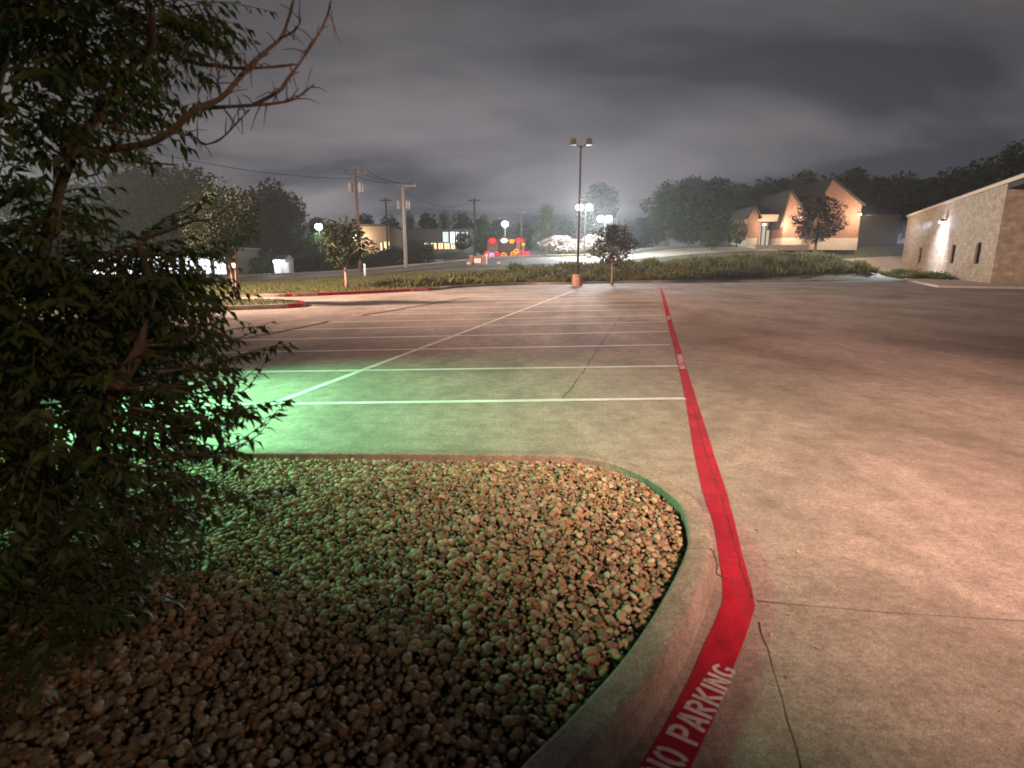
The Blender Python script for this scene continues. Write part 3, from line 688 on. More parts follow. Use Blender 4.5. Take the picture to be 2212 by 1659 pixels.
# weeds on the bank
def weeds(n, x0, x1, y0, y1, hl, hh, name, label):
    X = rng.uniform(x0, x1, n); s = rng.random(n) ** 1.3
    lo = np.interp(X, [-10.5, -6, -2, 1, 4, 11, 20, 30, 45], [36.5, 36.8, 40.0, 43.2, 43.6, 46.4, 47.8, 49.5, 51]) + y0
    Y = lo + s * (y1 - y0)
    clump = 0.32 + 1.05 * (0.5 + 0.5 * np.sin(X * 1.9 + 2 * np.sin(Y * 0.9)) * np.sin(X * 0.7 + 1.3))
    gap = 0.5 + 0.5 * np.sin(X * 3.1 + 1.7 * np.sin(Y * 1.9 + X * .4)) * np.sin(X * 0.45 + 4 + Y * .6)
    keep = rng.random(n) < np.clip(gap * 1.7, .12, 1); X, Y, clump = X[keep], Y[keep], clump[keep]; n = len(X)
    H = (hl + (hh - hl) * rng.random(n)) * clump * np.interp(X, [-10, -7, 40], [0.4, 1, 1])
    P = np.column_stack([X, Y, terrain(X, Y) + rng.uniform(0, 0.12, n)])
    D = np.column_stack([rng.normal(0, 0.5, (n, 2)), np.ones(n)])
    V, Fc = leaf_arrays(P, D, H, width=0.22, droop=0.3)
    return V, Fc
Va, Fa = weeds(44000, -10, 46, 0, 8.5, 0.22, 0.62, '', '')
o = raw_mesh('weeds', Va, Fa, 3, 'weed_leaf'); tag(o, 'rank green and brown weeds covering the bank beyond the lot', 'weeds', kind='stuff')
# low dark shrubs set along the foot of the bank, and one bush against the stone wall, come with the plants below

# ================================================================== TREES
def tree_proto(name, seed, lobes, leaves, lsize, mtl, bark='bark', trunk_r=0.22, spread=0.5, shape=1.0, low=0.28, lw=0.5):
    """unit tree: 10 m tall, crown about 6 m wide; lobes of leaf sprays with gaps between them"""
    global rng
    keep = rng; rng = np.random.default_rng(seed)
    root = thing(name, 'x', 'tree')
    C = []; 
    for i in range(lobes):
        t = (i + 0.5) / lobes; z = 10 * (low + (0.93 - low) * t)
        wr = 3.0 * (math.sin(math.pi * min(1, (t * 0.86 + 0.14))) ** 0.6) * (1 if shape == 1 else (1 - t * shape) + 0.12)
        a = i * 2.4 + rng.uniform(-.5, .5); r = wr * rng.uniform(0.25, 0.85)
        C.append((r * math.cos(a), r * math.sin(a), z, (0.55 + 0.75 * rng.random()) * (1.25 if shape == 1 else 0.9)))
    C = np.array(C); per = leaves // lobes; Ps = []; Ds = []
    for c in C:
        u = unit(per); rr = c[3] * (0.35 + 0.75 * rng.random(per) ** 0.5); p = c[:3] + u * rr[:, None] * np.array([1, 1, 0.85])
        Ps.append(p); Ds.append(u + rng.normal(0, 0.5, (per, 3)) + np.array([0, 0, -0.25]))
    P = np.vstack(Ps); D = np.vstack(Ds)
    V, Fc = leaf_arrays(P, D, lsize * rng.uniform(0.6, 1.3, len(P)), width=lw)
    raw_mesh('crown', V, Fc, 3, mtl, root)
    m = MB(); top = np.array([0.1, 0.1, 6.8])
    m.tube([(0, 0, -0.3), (0.03, 0, 1.2), (-0.05, 0.05, 3.2), (0.05, 0.1, 5), top], [trunk_r * 1.4, trunk_r, trunk_r * 0.85, trunk_r * 0.55, trunk_r * 0.2], 8)
    for c in C[:: max(1, lobes // 9)]:
        z0 = min(c[2] * 0.62, 5.0); m.tube([(0, 0.03, z0), (c[0] * 0.45, c[1] * 0.45, z0 + (c[2] - z0) * 0.55), (c[0], c[1], c[2])], [trunk_r * 0.5, trunk_r * 0.3, 0.03], 6)
    m.build('trunk', bark, root, smooth=True)
    rng = keep
    return root
protos = {}
def proto(kind):
    if kind not in protos:
        protos[kind] = {
            'round': lambda: tree_proto('broadleaf_tree', 11, 26, 3600, 0.52, 'dark_leaf'),
            'round2': lambda: tree_proto('broadleaf_tree', 23, 22, 3400, 0.55, 'dark_leaf', low=0.2),
            'oak': lambda: tree_proto('broadleaf_tree', 37, 30, 4200, 0.46, 'dark_leaf', low=0.16),
            'cone': lambda: tree_proto('conifer_tree', 41, 34, 3600, 0.42, 'dark_leaf', shape=0.85, low=0.12, lw=0.3),
            'plum': lambda: tree_proto('crape_myrtle', 53, 22, 3600, 0.36, 'plum_leaf', bark='bark', trunk_r=0.18, low=0.40),
            'small': lambda: tree_proto('young_tree', 67, 13, 2300, 0.55, 'shade_leaf', bark='pale_bark', trunk_r=0.2, low=0.40),
            'lit': lambda: tree_proto('young_tree', 71, 18, 2400, 0.5, 'bright_leaf', bark='pale_bark', trunk_r=0.16, low=0.22),
            'blossom': lambda: tree_proto('flowering_shrub', 83, 24, 4200, 0.5, 'blossom', bark='bark', trunk_r=0.16, low=0.18),
        }[kind]()
        return protos[kind], True
    return protos[kind], False
def plant(kind, x, Y, ytop, wpx, label, group, cat='tree', ybase=None, name=None, rz=None):
    """stand a tree under picture column x at depth Y, its top at picture row ytop, crown wpx wide"""
    p, first = proto(kind)
    b = onT(x, Y); zt = zat(ytop, Y); h = max(0.5, zt - b[2]); w = wpx / PF * Y * 1.03
    o = p if first else copy_tree(p)
    o.location = b; o.rotation_euler = (0, 0, rz if rz is not None else random.uniform(0, 6.28)); o.scale = (w / 6.6, w / 6.6, h / 10.0)
    o['label'] = label; o['category'] = cat; o['group'] = group
    if name: o.name = name
    return o
GR, GL, GC = 'trees behind the brick building', 'trees beyond the street', 'trees along the far road'
far_right = [(1440, 398, 110, 112, 'round', 'tall dark tree with gaps at its left edge, first of the right-hand wood'),
    (1487, 384, 110, 114, 'oak', 'high-topped dark tree, second in the wood from the lamps'),
    (1540, 386, 120, 110, 'round2', 'broad dark tree above the pale drive'),
    (1585, 400, 100, 106, 'oak', 'dark tree with sloping top above the green-lit bush'),
    (1640, 392, 100, 104, 'round', 'dark tree above the small left gable of the brick building'),
    (1684, 386, 90, 108, 'round2', 'dark tree rising behind the middle gable'),
    (1722, 372, 90, 98, 'oak', 'tall dark tree between the middle and large gables'),
    (1775, 384, 90, 102, 'round', 'dark tree hidden behind the peak of the large gable'),
    (1822, 364, 100, 96, 'round2', 'dark tree standing right of the large gable peak'),
    (1875, 384, 110, 100, 'oak', 'dark tree above the unlit roof of the brick building'),
    (1930, 380, 110, 98, 'round', 'dark tree left of the stone building, farther of two'),
    (1985, 384, 110, 96, 'round2', 'dark tree above the lowest corner of the stone eave'),
    (2040, 368, 120, 94, 'oak', 'dark tree above the middle of the stone eave'),
    (2095, 352, 110, 92, 'round', 'dark tree left of the tallest crown above the stone eave'),
    (2172, 312, 170, 84, 'oak', 'tallest dark crown rising above the stone building'),
    (1390, 470, 90, 140, 'round2', 'low hazy tree between the lamps and the right-hand wood'),
    (1345, 478, 80, 145, 'round', 'faint hazy tree low behind the paired lamps')]
for x, yt, w, Y, k, lab in far_right: plant(k, x, Y, yt, w, lab, GR)
far_mid = [(848, 470, 64, 108, 'round', 'dark treetop behind the tan building, left end of the row'),
    (888, 458, 60, 106, 'cone', 'pointed dark treetop behind the pale utility pole'),
    (926, 460, 62, 107, 'round2', 'dark rounded treetop right of the pale utility pole'),
    (962, 456, 60, 105, 'cone', 'dark pointed treetop above the lit white windows'),
    (1000, 462, 60, 106, 'round', 'dark treetop left of the thin pole by the monument sign'),
    (1042, 468, 60, 104, 'oak', 'dark treetop directly behind the thin pole by the monument sign'),
    (1076, 474, 60, 108, 'round2', 'dark treetop behind the single cool lamp'),
    (1130, 484, 60, 112, 'round', 'low dark treetop between the single lamp and the conical tree'),
    (793, 464, 66, 112, 'oak', 'grey rounded tree right of the dark utility pole'),
    (1000, 500, 46, 84, 'small', 'dark tree in front of the lit white windows'),
    (1180, 440, 76, 88, 'cone', 'tall conical green tree left of the lamps'),
    (1222, 474, 60, 116, 'round', 'faint low tree right of the conical tree'),
    (1294, 400, 100, 116, 'oak', 'large round tree washed pale behind the paired lamps')]
for x, yt, w, Y, k, lab in far_mid: plant(k, x, Y, yt, w, lab, GC)
far_left = [(352, 350, 170, 66, 'oak', 'tall dark tree at the left, its top peaking highest of the street trees'),
    (300, 372, 150, 62, 'round2', 'dark tree half hidden by the near foliage'),
    (430, 368, 150, 64, 'round', 'dark tree right of the highest street tree'),
    (505, 408, 120, 66, 'round2', 'lower dark tree in the dip of the street trees'),
    (560, 415, 110, 68, 'oak', 'dark tree left of the rounded right-hand end crowns'),
    (603, 398, 110, 70, 'round', 'dark rounded crown above the white lit shed'),
    (643, 420, 80, 68, 'oak', 'dark crown at the right end of the street trees'),
    (698, 470, 90, 76, 'round2', 'lower dark tree around the cool street lamp'),
    (655, 500, 120, 74, 'round', 'low dark tree behind the hedge left of the green-lit one'),
    (200, 400, 160, 60, 'round', 'dark tree far left behind the near branches'),
    (100, 390, 170, 58, 'oak', 'leftmost dark street tree behind the near tree')]
for x, yt, w, Y, k, lab in far_left: plant(k, x, Y, yt, w, lab, GL)
# trees with a place of their own
tr = plant('plum', 1322, 40.6, 484, 100, 'dark purplish crape myrtle standing by the tall unlit light pole', 'trees standing by the lot')
tr = plant('small', 750, 36.0, 474, 120, 'small leaning tree with pale trunk behind the red kerb', 'trees standing by the lot', rz=1.0); tr.rotation_euler = (0.0, 0.05, 2.2)
tr = plant('plum', 1757, 62.0, 422, 108, 'dark bushy tree in front of the large brick gable', 'trees in front of the brick building')
tr = plant('lit', 1590, 69, 476, 52, 'small green tree lit beside the left corner of the brick building', 'trees in front of the brick building')
tr = plant('lit', 1535, 67, 498, 60, 'low round green bush on the grass left of the brick building', 'trees in front of the brick building', 'bush')
tr = plant('lit', 695, 68, 505, 66, 'tree foliage glowing green beside the cool street lamp', 'trees beyond the street')
for x, yt, w, lab in ((1208, 508, 76, 'broad pale flowering shrub left of the unlit light pole'), (1280, 506, 60, 'smaller pale flowering shrub right of the unlit light pole'), (1240, 522, 40, 'low pale flowering shrub directly behind the unlit light pole')):
    plant('blossom', x, 79, yt, w, lab, 'pale flowering shrubs under the lamps', 'shrub')

# the near-island tree with the forked pale trunk; most of its crown is behind the near foliage
def two_trunk():
    b = G(513, 652, 0.10); t = thing('forked_tree', 'forked tree with orange-lit trunks on the kerbed island', 'tree', b)
    m = MB()
    m.tube([(0, 0, -0.1), (-0.02, 0, 0.35), (-0.10, 0.05, 1.0), (-0.3, 0.1, 2.2), (-0.9, 0.2, 3.4)], [0.10, 0.085, 0.08, 0.06, 0.03], 8)
    m.tube([(0, 0, 0.2), (0.05, 0, 0.6), (0.09, 0.05, 1.3), (0.25, -0.1, 2.4), (0.5, -0.1, 3.6)], [0.085, 0.08, 0.07, 0.05, 0.02], 8)
    m.tube([(-0.2, 0.07, 1.7), (-0.5, 0.3, 2.3), (-1.2, 0.4, 2.9)], [0.05, 0.04, 0.02], 6); m.tube([(0.18, 0, 1.9), (0.1, 0.5, 2.7), (0.3, 0.9, 3.3)], [0.05, 0.04, 0.02], 6)
    m.build('trunk', 'pale_bark', t, smooth=True)
    n = 5200; C = np.array([(-1.1, 0.2, 3.3, .8), (-0.3, 0.2, 3.9, .85), (0.5, 0, 3.5, .7), (-0.6, -.5, 2.7, .65), (0.2, 0.7, 2.8, .6), (-1.4, .4, 2.4, .6), (0.3, -.4, 2.5, .5), (-.5, .2, 2.0, .5)])
    i = rng.integers(0, len(C), n); u = unit(n); P = C[i, :3] + u * (C[i, 3] * (0.3 + 0.75 * rng.random(n)))[:, None]
    V, Fc = leaf_arrays(P, u + np.array([0, 0, -.4]) + rng.normal(0, .5, (n, 3)), 0.14 * rng.uniform(.7, 1.3, n), 0.42)
    raw_mesh('crown', V, Fc, 3, 'shade_leaf', t)
two_trunk()

# hedge along the far side of the street
def hedge():
    t = thing('hedge', 'long dark clipped hedge along the far side of the street', 'hedge', onT(760, 68))
    o = t.location; n = 9000
    X = rng.uniform(-27.0, -9.5, n); base = np.interp(X, [-30, -28, -20, -12, -6], [56, 56.5, 60.5, 65.5, 69.5]) + 1.2
    u = rng.random(n); Y = base + rng.uniform(0, 1.6, n); z0 = terrain(X, Y); h = 1.9 + 0.25 * np.sin(X * 1.7) + rng.normal(0, .12, n)
    P = np.column_stack([X, Y, z0 + h * u ** 0.7]) - np.array(o)
    V, Fc = leaf_arrays(P, unit(n) + np.array([0, -.5, .3]), 0.34 * rng.uniform(.6, 1.3, n), 0.5)
    raw_mesh('foliage', V, Fc, 3, 'dark_leaf', t)
hedge()

# ================================================================== STREET FURNITURE
# tall unlit light pole at the lot edge
def tall_pole():
    b = G(1247, 617, 0.0); Y = b[1]; b[2] = 0; zt = zat(302, Y) - 0.35
    t = thing('light_pole', 'tall unlit twin-head light pole on a round concrete footing at the lot edge', 'light pole', b, group=None)
    m = MB(); m.tube([(0, 0, -0.05), (0, 0, 0.72)], [0.36, 0.36], 20); m.tube([(0, 0, 0.72), (0, 0, 0.76)], [0.36, 0.32], 20, False); m.add([(0.32 * math.cos(k * .314), 0.32 * math.sin(k * .314), .76) for k in range(20)], [tuple(range(20))]); m.build('footing', 'rust_concrete', t)
    m = MB(); m.box((0, 0, 0.78), (0.3, 0.3, 0.03)); m.build('base_plate', 'dark_metal', t)
    m = MB(); m.tube([(0, 0, 0.79), (0, 0, zt)], [0.085, 0.062], 10); m.build('pole', 'dark_metal', t, smooth=True)
    for s in (-1, 1):
        m = MB(); m.tube([(0, 0, zt - 0.12), (s * 0.22, 0, zt - 0.02), (s * 0.34, 0, zt + 0.12)], 0.035, 8); a = m.build('arm', 'dark_metal', t)
        m = MB(); m.box((s * 0.52, 0, zt + 0.22), (0.44, 0.52, 0.40), 0, 0.75); m.build('lamp_head', 'dark_metal', a, bevel=0.04)
    return t
tall_pole()

def lit_pole(x, ytop, Y, heads, label, hw, power, color, group, mtl='pale_pole', lamp='cool_lamp', ybase=None, pole_r=0.09, radius=0.35, px_off=0):
    b = onT(x + px_off, Y); zt = zat(ytop, Y); h = zt - b[2]
    t = thing('street_lamp', label, 'street lamp', b, group=group)
    m = MB(); m.tube([(0, 0, -0.3), (0, 0, h - 0.1)], [pole_r, pole_r * 0.75], 10); m.build('pole', mtl, t, smooth=True)
    for hx in heads:
        dx_ = hx / PF * Y
        m = MB()
        if abs(dx_) > 0.05: m.tube([(0, 0, h - 0.12), (dx_, 0, h - 0.02)], 0.045, 6)
        m.box((dx_, 0.1, h + hw * 0.55), (hw * 1.3, hw * 1.2, hw * 0.22), 0, 0.8); hd = m.build('lamp_head', 'dark_metal', t)
        m = MB(); m.ball((dx_, -0.05, h), hw * 0.55, (1.05, 0.9, 0.9)); m.build('bulb', lamp, hd, smooth=True)
        if power > 300:                                  # flood heads throw forward and back, clear of their own pole
            for sy in (-1, 1): light('lamp_light', 'SPOT', (b[0] + dx_, Y + sy * 0.9, zt - 0.2), power, color, t, target=(b[0] + dx_, Y + sy * 16, zt - 7), size=150, blend=.7, radius=radius)
        else: light('lamp_light', 'POINT', (b[0] + dx_, Y - 1.1, zt - 0.9), power, color, t, radius=radius)
    return t
COOL = (0.93, 0.98, 1.0); WARM = (1.0, 0.72, 0.52)
lit_pole(1262, 448, 72, [-12, 7], 'bright twin-head lamp on a pale pole above the flowering shrubs', 0.8, 10000, COOL, 'lit twin-head lamps')
lit_pole(1304, 473, 86, [-9, 8], 'bright twin-head lamp hanging above the purplish tree', 0.9, 9000, COOL, 'lit twin-head lamps')
lit_pole(1091, 484, 84, [0], 'single bright cool lamp above the red neon lights', 0.85, 2600, (0.82, 1.0, 0.97), None)
lit_pole(696, 490, 66, [0], 'cool lamp glaring through the trees above the green-lit foliage', 0.75, 900, (0.85, 0.95, 1.0), None)
lit_pole(520, 566, 60, [0], 'small cool lamp left of the white lit shed', 0.5, 140, (0.9, 0.93, 1.0), None, lamp='white_lamp')
lit_pole(508, 573, 52, [0], 'small amber lamp by the orange-lit trunks', 0.4, 60, (1.0, 0.7, 0.3), None, lamp='amber_lamp')

# utility poles
def utility_pole(x, ytop, Y, label, mtl, arm, cans, r=0.16, lean=0.0):
    b = onT(x, Y); h = zat(ytop, Y) - b[2]
    t = thing('utility_pole', label, 'utility pole', b, group='utility poles along the street')
    m = MB(); m.tube([(0, 0, -0.3), (lean * h * .5, 0, h * 0.5), (lean * h, 0, h)], [r, r * 0.85, r * 0.65], 10); m.build('pole', mtl, t, smooth=True)
    for dz, wd in arm:
        m = MB(); m.box((lean * h, -0.12, h - dz), (wd, 0.1, 0.12))
        m.tube([(-wd * .3, -.12, h - dz), (0, -.12, h - dz - .5)], .02, 4); m.tube([(wd * .3, -.12, h - dz), (0, -.12, h - dz - .5)], .02, 4)
        a = m.build('crossarm', mtl if mtl == 'pale_pole' else 'pole_wood', t)
        for k in (-0.45, -0.15, 0.15, 0.45):
            m = MB(); m.tube([(wd * k, -.12, h - dz + .06), (wd * k, -.12, h - dz + .14), (wd * k, -.12, h - dz + .26)], [.03, .055, .03], 6); m.build('insulator', 'grey_metal', a)
    for dx_, dz in cans:
        m = MB(); m.tube([(dx_, -.1, h - dz - .4), (dx_, -.1, h - dz + .35)], .22, 12); m.tube([(dx_, -.1, h - dz + .35), (dx_, -.1, h - dz + .5)], [.1, .04], 8); m.tube([(0, 0, h - dz), (dx_, -.1, h - dz)], .03, 4); m.build('transformer', 'grey_metal', t)
    return b, h
u1 = utility_pole(779, 366, 52.5, 'dark wooden utility pole with transformers, tallest of the poles', 'pole_wood', [(0.35, 2.3)], [(-.45, 1.55), (.45, 1.55)], 0.17)
u2 = utility_pole(877, 394, 57, 'pale utility pole with crossarm and paired transformers', 'pale_pole', [(0.35, 2.6)], [(-.42, 2.1), (.42, 2.1)], 0.19)
u3 = utility_pole(840, 428, 76, 'thin dark utility pole between the two tall ones', 'pole_wood', [(0.3, 1.6)], [], 0.14)
u4 = utility_pole(1026, 428, 76, 'thin dark utility pole rising behind the brick monument sign', 'pole_wood', [(0.3, 1.6)], [(.4, 2.2)], 0.14)
u5 = utility_pole(1126, 455, 92, 'farthest thin utility pole left of the conical tree', 'pole_wood', [(0.3, 1.5)], [], 0.13)
def wire(a, b, sag, label):
    m = MB(); a, b = np.array(a), np.array(b)
    m.tube([a + (b - a) * t - np.array([0, 0, sag * 4 * t * (1 - t)]) for t in np.linspace(0, 1, 14)], 0.022, 4); o = m.build('power_line', 'wire')
    return tag(o, label, 'power line', 'power lines between the poles')
def top(u, dx_, dz=0.1): return (u[0][0] + dx_, u[0][1] - .12, u[0][2] + u[1] - dz)
wire(top(u1, -1.0), top(u2, -1.15), .25, 'power line from the tall dark pole to the pale pole, left end of the crossarms')
wire(top(u1, 0.35), top(u2, 0.4), .3, 'power line from the tall dark pole to the pale pole, inner pair')
wire(top(u1, 1.0), top(u2, 1.15), .35, 'power line from the tall dark pole to the pale pole, right end of the crossarms')
wire(top(u2, 0.3, .9), top(u4, 0.2), 1.2, 'long power line from the pale pole to the pole by the sign')
wire(top(u4, 0.2), top(u5, 0.1), .5, 'far power line from the pole by the sign to the farthest pole')
wire(top(u1, -.3, .8), (-34, 40, 11.5), 1.0, 'power line running left from the tall dark pole behind the branches')

# white marker post by the street
b = G(789, 597, 0.0); b = onT(789, 47.5)
t = thing('marker_post', 'short white marker post beside the tall dark utility pole', 'post', b)
m = MB(); m.tube([(0, 0, -.1), (0, 0, 0.95)], .09, 12); m.build('post', 'white_trim', t, smooth=True)
m = MB(); m.tube([(0, 0, 0.951), (0, 0, 1.0), (0, 0, 1.05)], [.1, .1, .04], 12); m.build('cap', 'white_trim', t)

# brick monument sign
def monument():
    Y = 58.0; b = onT(1032, Y); s = Y / PF
    t = thing('monument_sign', 'low brick monument sign with white panel beside the thin pole', 'sign', b)
    h = zat(553.5, Y) - b[2]
    for x0, x1 in ((1015, 1022.5), (1041, 1049)):
        m = MB(); m.box(((x0 + x1) / 2 * s - 1032 * s, 0, h / 2 - .1), ((x1 - x0) * s, 0.5, h + .2)); m.build('pillar', 'brick', t)
        m = MB(); m.box(((x0 + x1) / 2 * s - 1032 * s, 0, h + .03), ((x1 - x0) * s + .06, 0.56, .06)); m.build('cap_stone', 'limestone', t)
    m = MB(); m.box((-.01, 0.02, h * .92), (18.3 * s, .3, h * .16)); m.build('lintel', 'brick', t); m = MB(); m.box((-.01, 0.02, h * 0.06 - .1), (18.3 * s, .3, h * .12 + .2)); m.build('plinth', 'brick', t)
    m = MB(); m.box((-.01, 0.02, h * .47), (18.2 * s, .2, h * .72)); m.build('frame', 'dark_metal', t)
    m = MB(); m.box((-0.02, -.11, h * .47), (14.5 * s, .04, h * .58)); p = m.build('panel', 'white_trim', t)
    light('sign_light', 'SPOT', (b[0] + 2.2, Y - 4.0, b[2] + 2.6), 260, (1.0, .80, .66), t, target=(b[0], Y, b[2] + .5), size=60)
monument()
b = onT(1051.5, 57.2); t = thing('marker_post', 'thin white post at the right end of the brick monument sign', 'post', b)
m = MB(); m.tube([(0, 0, -.1), (0, 0, .85)], .045, 8); m.build('post', 'white_trim', t); m = MB(); m.box((0, -.05, .98), (.16, .02, .26)); m.build('plate', 'white_trim', t)
for x, y_, r_, lab in ((1013, 57.5, .28, 'pale boulder at the left foot of the monument sign'), (1078, 58, .2, 'small pale boulder on the grass right of the monument sign'), (1272, 66, .3, 'pale boulder under the flowering shrubs')):
    b = onT(x, y_); m = MB(); m.ball((0, 0, r_ * .5), r_, (1.2, 1, .8), 9, 6); o = m.build('boulder', 'limestone'); o.location = b; o.rotation_euler = (.2, .1, x); tag(o, lab, 'boulder', 'pale boulders by the far road')

# ================================================================== BUILDINGS
def wall_uv(o, ax):
    """metres along the wall and up it, for coursed stone"""
    me = o.data; uv = me.uv_layers.new(name='UVMap')
    for p in me.polygons:
        for li in p.loop_indices:
            c = me.vertices[me.loops[li].vertex_index].co; uv.data[li].uv = (c.x * ax[0] + c.y * ax[1], c.z)
# the stone building at the right
def stone_building():
    Zb = 0.1
    Aa = G(1943, 591.5, Zb); Bb = G(2138, 613.0, Zb); dAB = Aa - Bb; L = np.linalg.norm(dAB); ux = dAB / L; nx_ = np.array([ux[1], -ux[0], 0])    # nx_: into the building
    if nx_[0] < 0: nx_ = -nx_
    H = zat(396, Bb[1]) - Zb
    t = thing('stone_building', 'tan stone building with dark roof edge and glowing wall lamp at the right edge', 'building', Bb)
    O = Bb
    def W(a, d, z): return np.array([*(Bb + ux * a + nx_ * d)[:2], Zb + z])
    D = 16.0
    # lit wall with three recessed windows
    Lp_, Y_ = L, 0
    wins = []
    for xp in (1987, 2058, 2112):
        best = min(np.linspace(0, L, 600), key=lambda a: abs((lambda p: PCX + p[0] / (p[1] * math.cos(PITCH) - (p[2] - EYE) * math.sin(PITCH)) * PF)(W(a, 0, 2.2)) - xp)); wins.append(best)
    ww, wz0, wz1 = 1.3, 1.35, 2.95
    cuts = [0.0]
    for a in sorted(wins): cuts += [a - ww / 2, a + ww / 2]
    cuts.append(L)
    m = MB(O)
    def face(a0, a1, z0, z1, d=0.0): m.add([W(a0, d, z0), W(a1, d, z0), W(a1, d, z1), W(a0, d, z1)], [(0, 1, 2, 3)])
    for i in range(len(cuts) - 1):
        if i % 2 == 0: face(cuts[i], cuts[i + 1], -.3, H)
        else:
            face(cuts[i], cuts[i + 1], -.3, wz0); face(cuts[i], cuts[i + 1], wz1, H); a0, a1 = cuts[i], cuts[i + 1]; r = .22
            for q_ in (((a0, 0, wz0), (a0, r, wz0), (a0, r, wz1), (a0, 0, wz1)), ((a1, 0, wz0), (a1, r, wz0), (a1, r, wz1), (a1, 0, wz1)), ((a0, 0, wz0), (a1, 0, wz0), (a1, r, wz0), (a0, r, wz0)), ((a0, 0, wz1), (a1, 0, wz1), (a1, r, wz1), (a0, r, wz1))):
                m.add([W(*p) for p in q_], [(0, 1, 2, 3)])
    m.add([W(0, D, -.3), W(L, D, -.3), W(L, D, H), W(0, D, H)], [(0, 1, 2, 3)]); m.add([W(L, 0, -.3), W(L, D, -.3), W(L, D, H), W(L, 0, H)], [(0, 1, 2, 3)])
    o = m.build('wall', 'stone_veneer', t); wall_uv(o, ux)
    m = MB(O); m.add([W(0, 0, -.3), W(0, D, -.3), W(0, D, H), W(0, 0, H)], [(0, 1, 2, 3)]); o = m.build('end_wall', 'stone_veneer', t); wall_uv(o, nx_)
    for a in wins:
        m = MB(O); m.add([W(a - ww / 2, .2, wz0), W(a + ww / 2, .2, wz0), W(a + ww / 2, .2, wz1), W(a - ww / 2, .2, wz1)], [(0, 1, 2, 3)]); w_ = m.build('window', 'dark_glass', t)
        m = MB(O); r = .05
        for (a0, a1, z0, z1) in ((a - ww / 2, a - ww / 2 + .07, wz0, wz1), (a + ww / 2 - .07, a + ww / 2, wz0, wz1), (a - ww / 2 + .07, a + ww / 2 - .07, wz0, wz0 + .07), (a - ww / 2 + .07, a + ww / 2 - .07, wz1 - .07, wz1)):
            m.plate([W(a0, .15, z0), W(a1, .15, z0), W(a1, .15, z1), W(a0, .15, z1)], .04)
        m.build('frame', 'dark_metal', w_)
    # parapet band, eave and roof
    def band(d0, d1, z0, z1, a0=-.0, a1=None, mtl='limestone', nm='cornice'):
        a1 = L + .1 if a1 is None else a1; m = MB(O)
        ps = [W(a0, d0, z0), W(a1, d0, z0), W(a1, d1, z0), W(a0, d1, z0)]; pt = [p + np.array([0, 0, z1 - z0]) for p in ps]
        m.add(ps + pt, [(0, 1, 2, 3), (4, 5, 6, 7), (0, 1, 5, 4), (1, 2, 6, 5), (2, 3, 7, 6), (3, 0, 4, 7)]); return m.build(nm, mtl, t)
    band(-.12, D + .1, H + .002, H + .26, -6.0, L + .12)
    # dark eave over the end wall
    band(.0, D, H - .36, H, -5.8, -.004, 'roof_shingle', 'eave')
    band(.3, D - .3, H + .262, H + .5, -5.6, L - .3, 'roof_shingle', 'roof')
    # wall lamp
    al = min(np.linspace(0, L, 600), key=lambda a: abs((lambda p: PCX + p[0] / (p[1] * math.cos(PITCH) - (p[2] - EYE) * math.sin(PITCH)) * PF)(W(a, 0, 5.0)) - 2044))
    pl = W(al, -.02, 0); zl = zat(476, pl[1]) - Zb
    m = MB(O); q0 = W(al, -.35, zl + .02); m.tube([W(al, 0, zl + .05), W(al, -.3, zl + .05)], .05, 6); m.box(q0, (.42, .34, .24), math.atan2(ux[1], ux[0]), .7); lm = m.build('wall_lamp', 'dark_metal', t)
    m = MB(O); q1 = W(al, -.40, zl - .14); m.ball(q1, .17, (1.2, 1.2, .6)); m.build('lens', 'white_lamp', lm, smooth=True)
    light('lamp_light', 'POINT', W(al, -.75, zl - .35), 260, (.84, .80, 1.0), t, radius=.12)
    light('lamp_light', 'SPOT', W(al, -2.6, zl + .1), 3800, (.84, .80, 1.0), t, target=W(al + .8, .0, 2.6), size=100, blend=.9, radius=.1)  # added spot floating off the wall, widens the wall lamp's patch
    light('lamp_light', 'SPOT', W(al, -1.0, zl - .1), 26000, (.80, .82, 1.0), t, target=W(al - 3.0, -8.5, 0), size=84, blend=.9, radius=.1)
    # apron in front
    m = MB(); ap = [W(-6, -4.2, 0), W(L * .55, -3.2, 0), W(L + 6, -2.6, 0), W(L + 6, 0.3, 0), W(-.5, .3, 0), W(-.5, D, 0), W(-6, D, 0)]
    m.prism([(p[0], p[1]) for p in ap], -.02, .14); o = m.build('pavement', 'drive_concrete'); o['kind'] = 'structure'
    # planting at its foot
    n = 2600; a = rng.uniform(L * .22, L * .98, n); d = rng.uniform(-1.5, -.15, n); h = rng.random(n); P = np.array([W(x, y, .04 + z * .55 * (0.6 + .4 * math.sin(x * 1.3))) for x, y, z in zip(a, d, h)])
    V, Fc = leaf_arrays(P, unit(n) + np.array([0, 0, .8]), rng.uniform(.12, .3, n), .4); o = raw_mesh('ground_cover', V, Fc, 3, 'bright_leaf'); tag(o, 'low green planting at the foot of the stone wall', 'plants', kind='stuff')
stone_building()

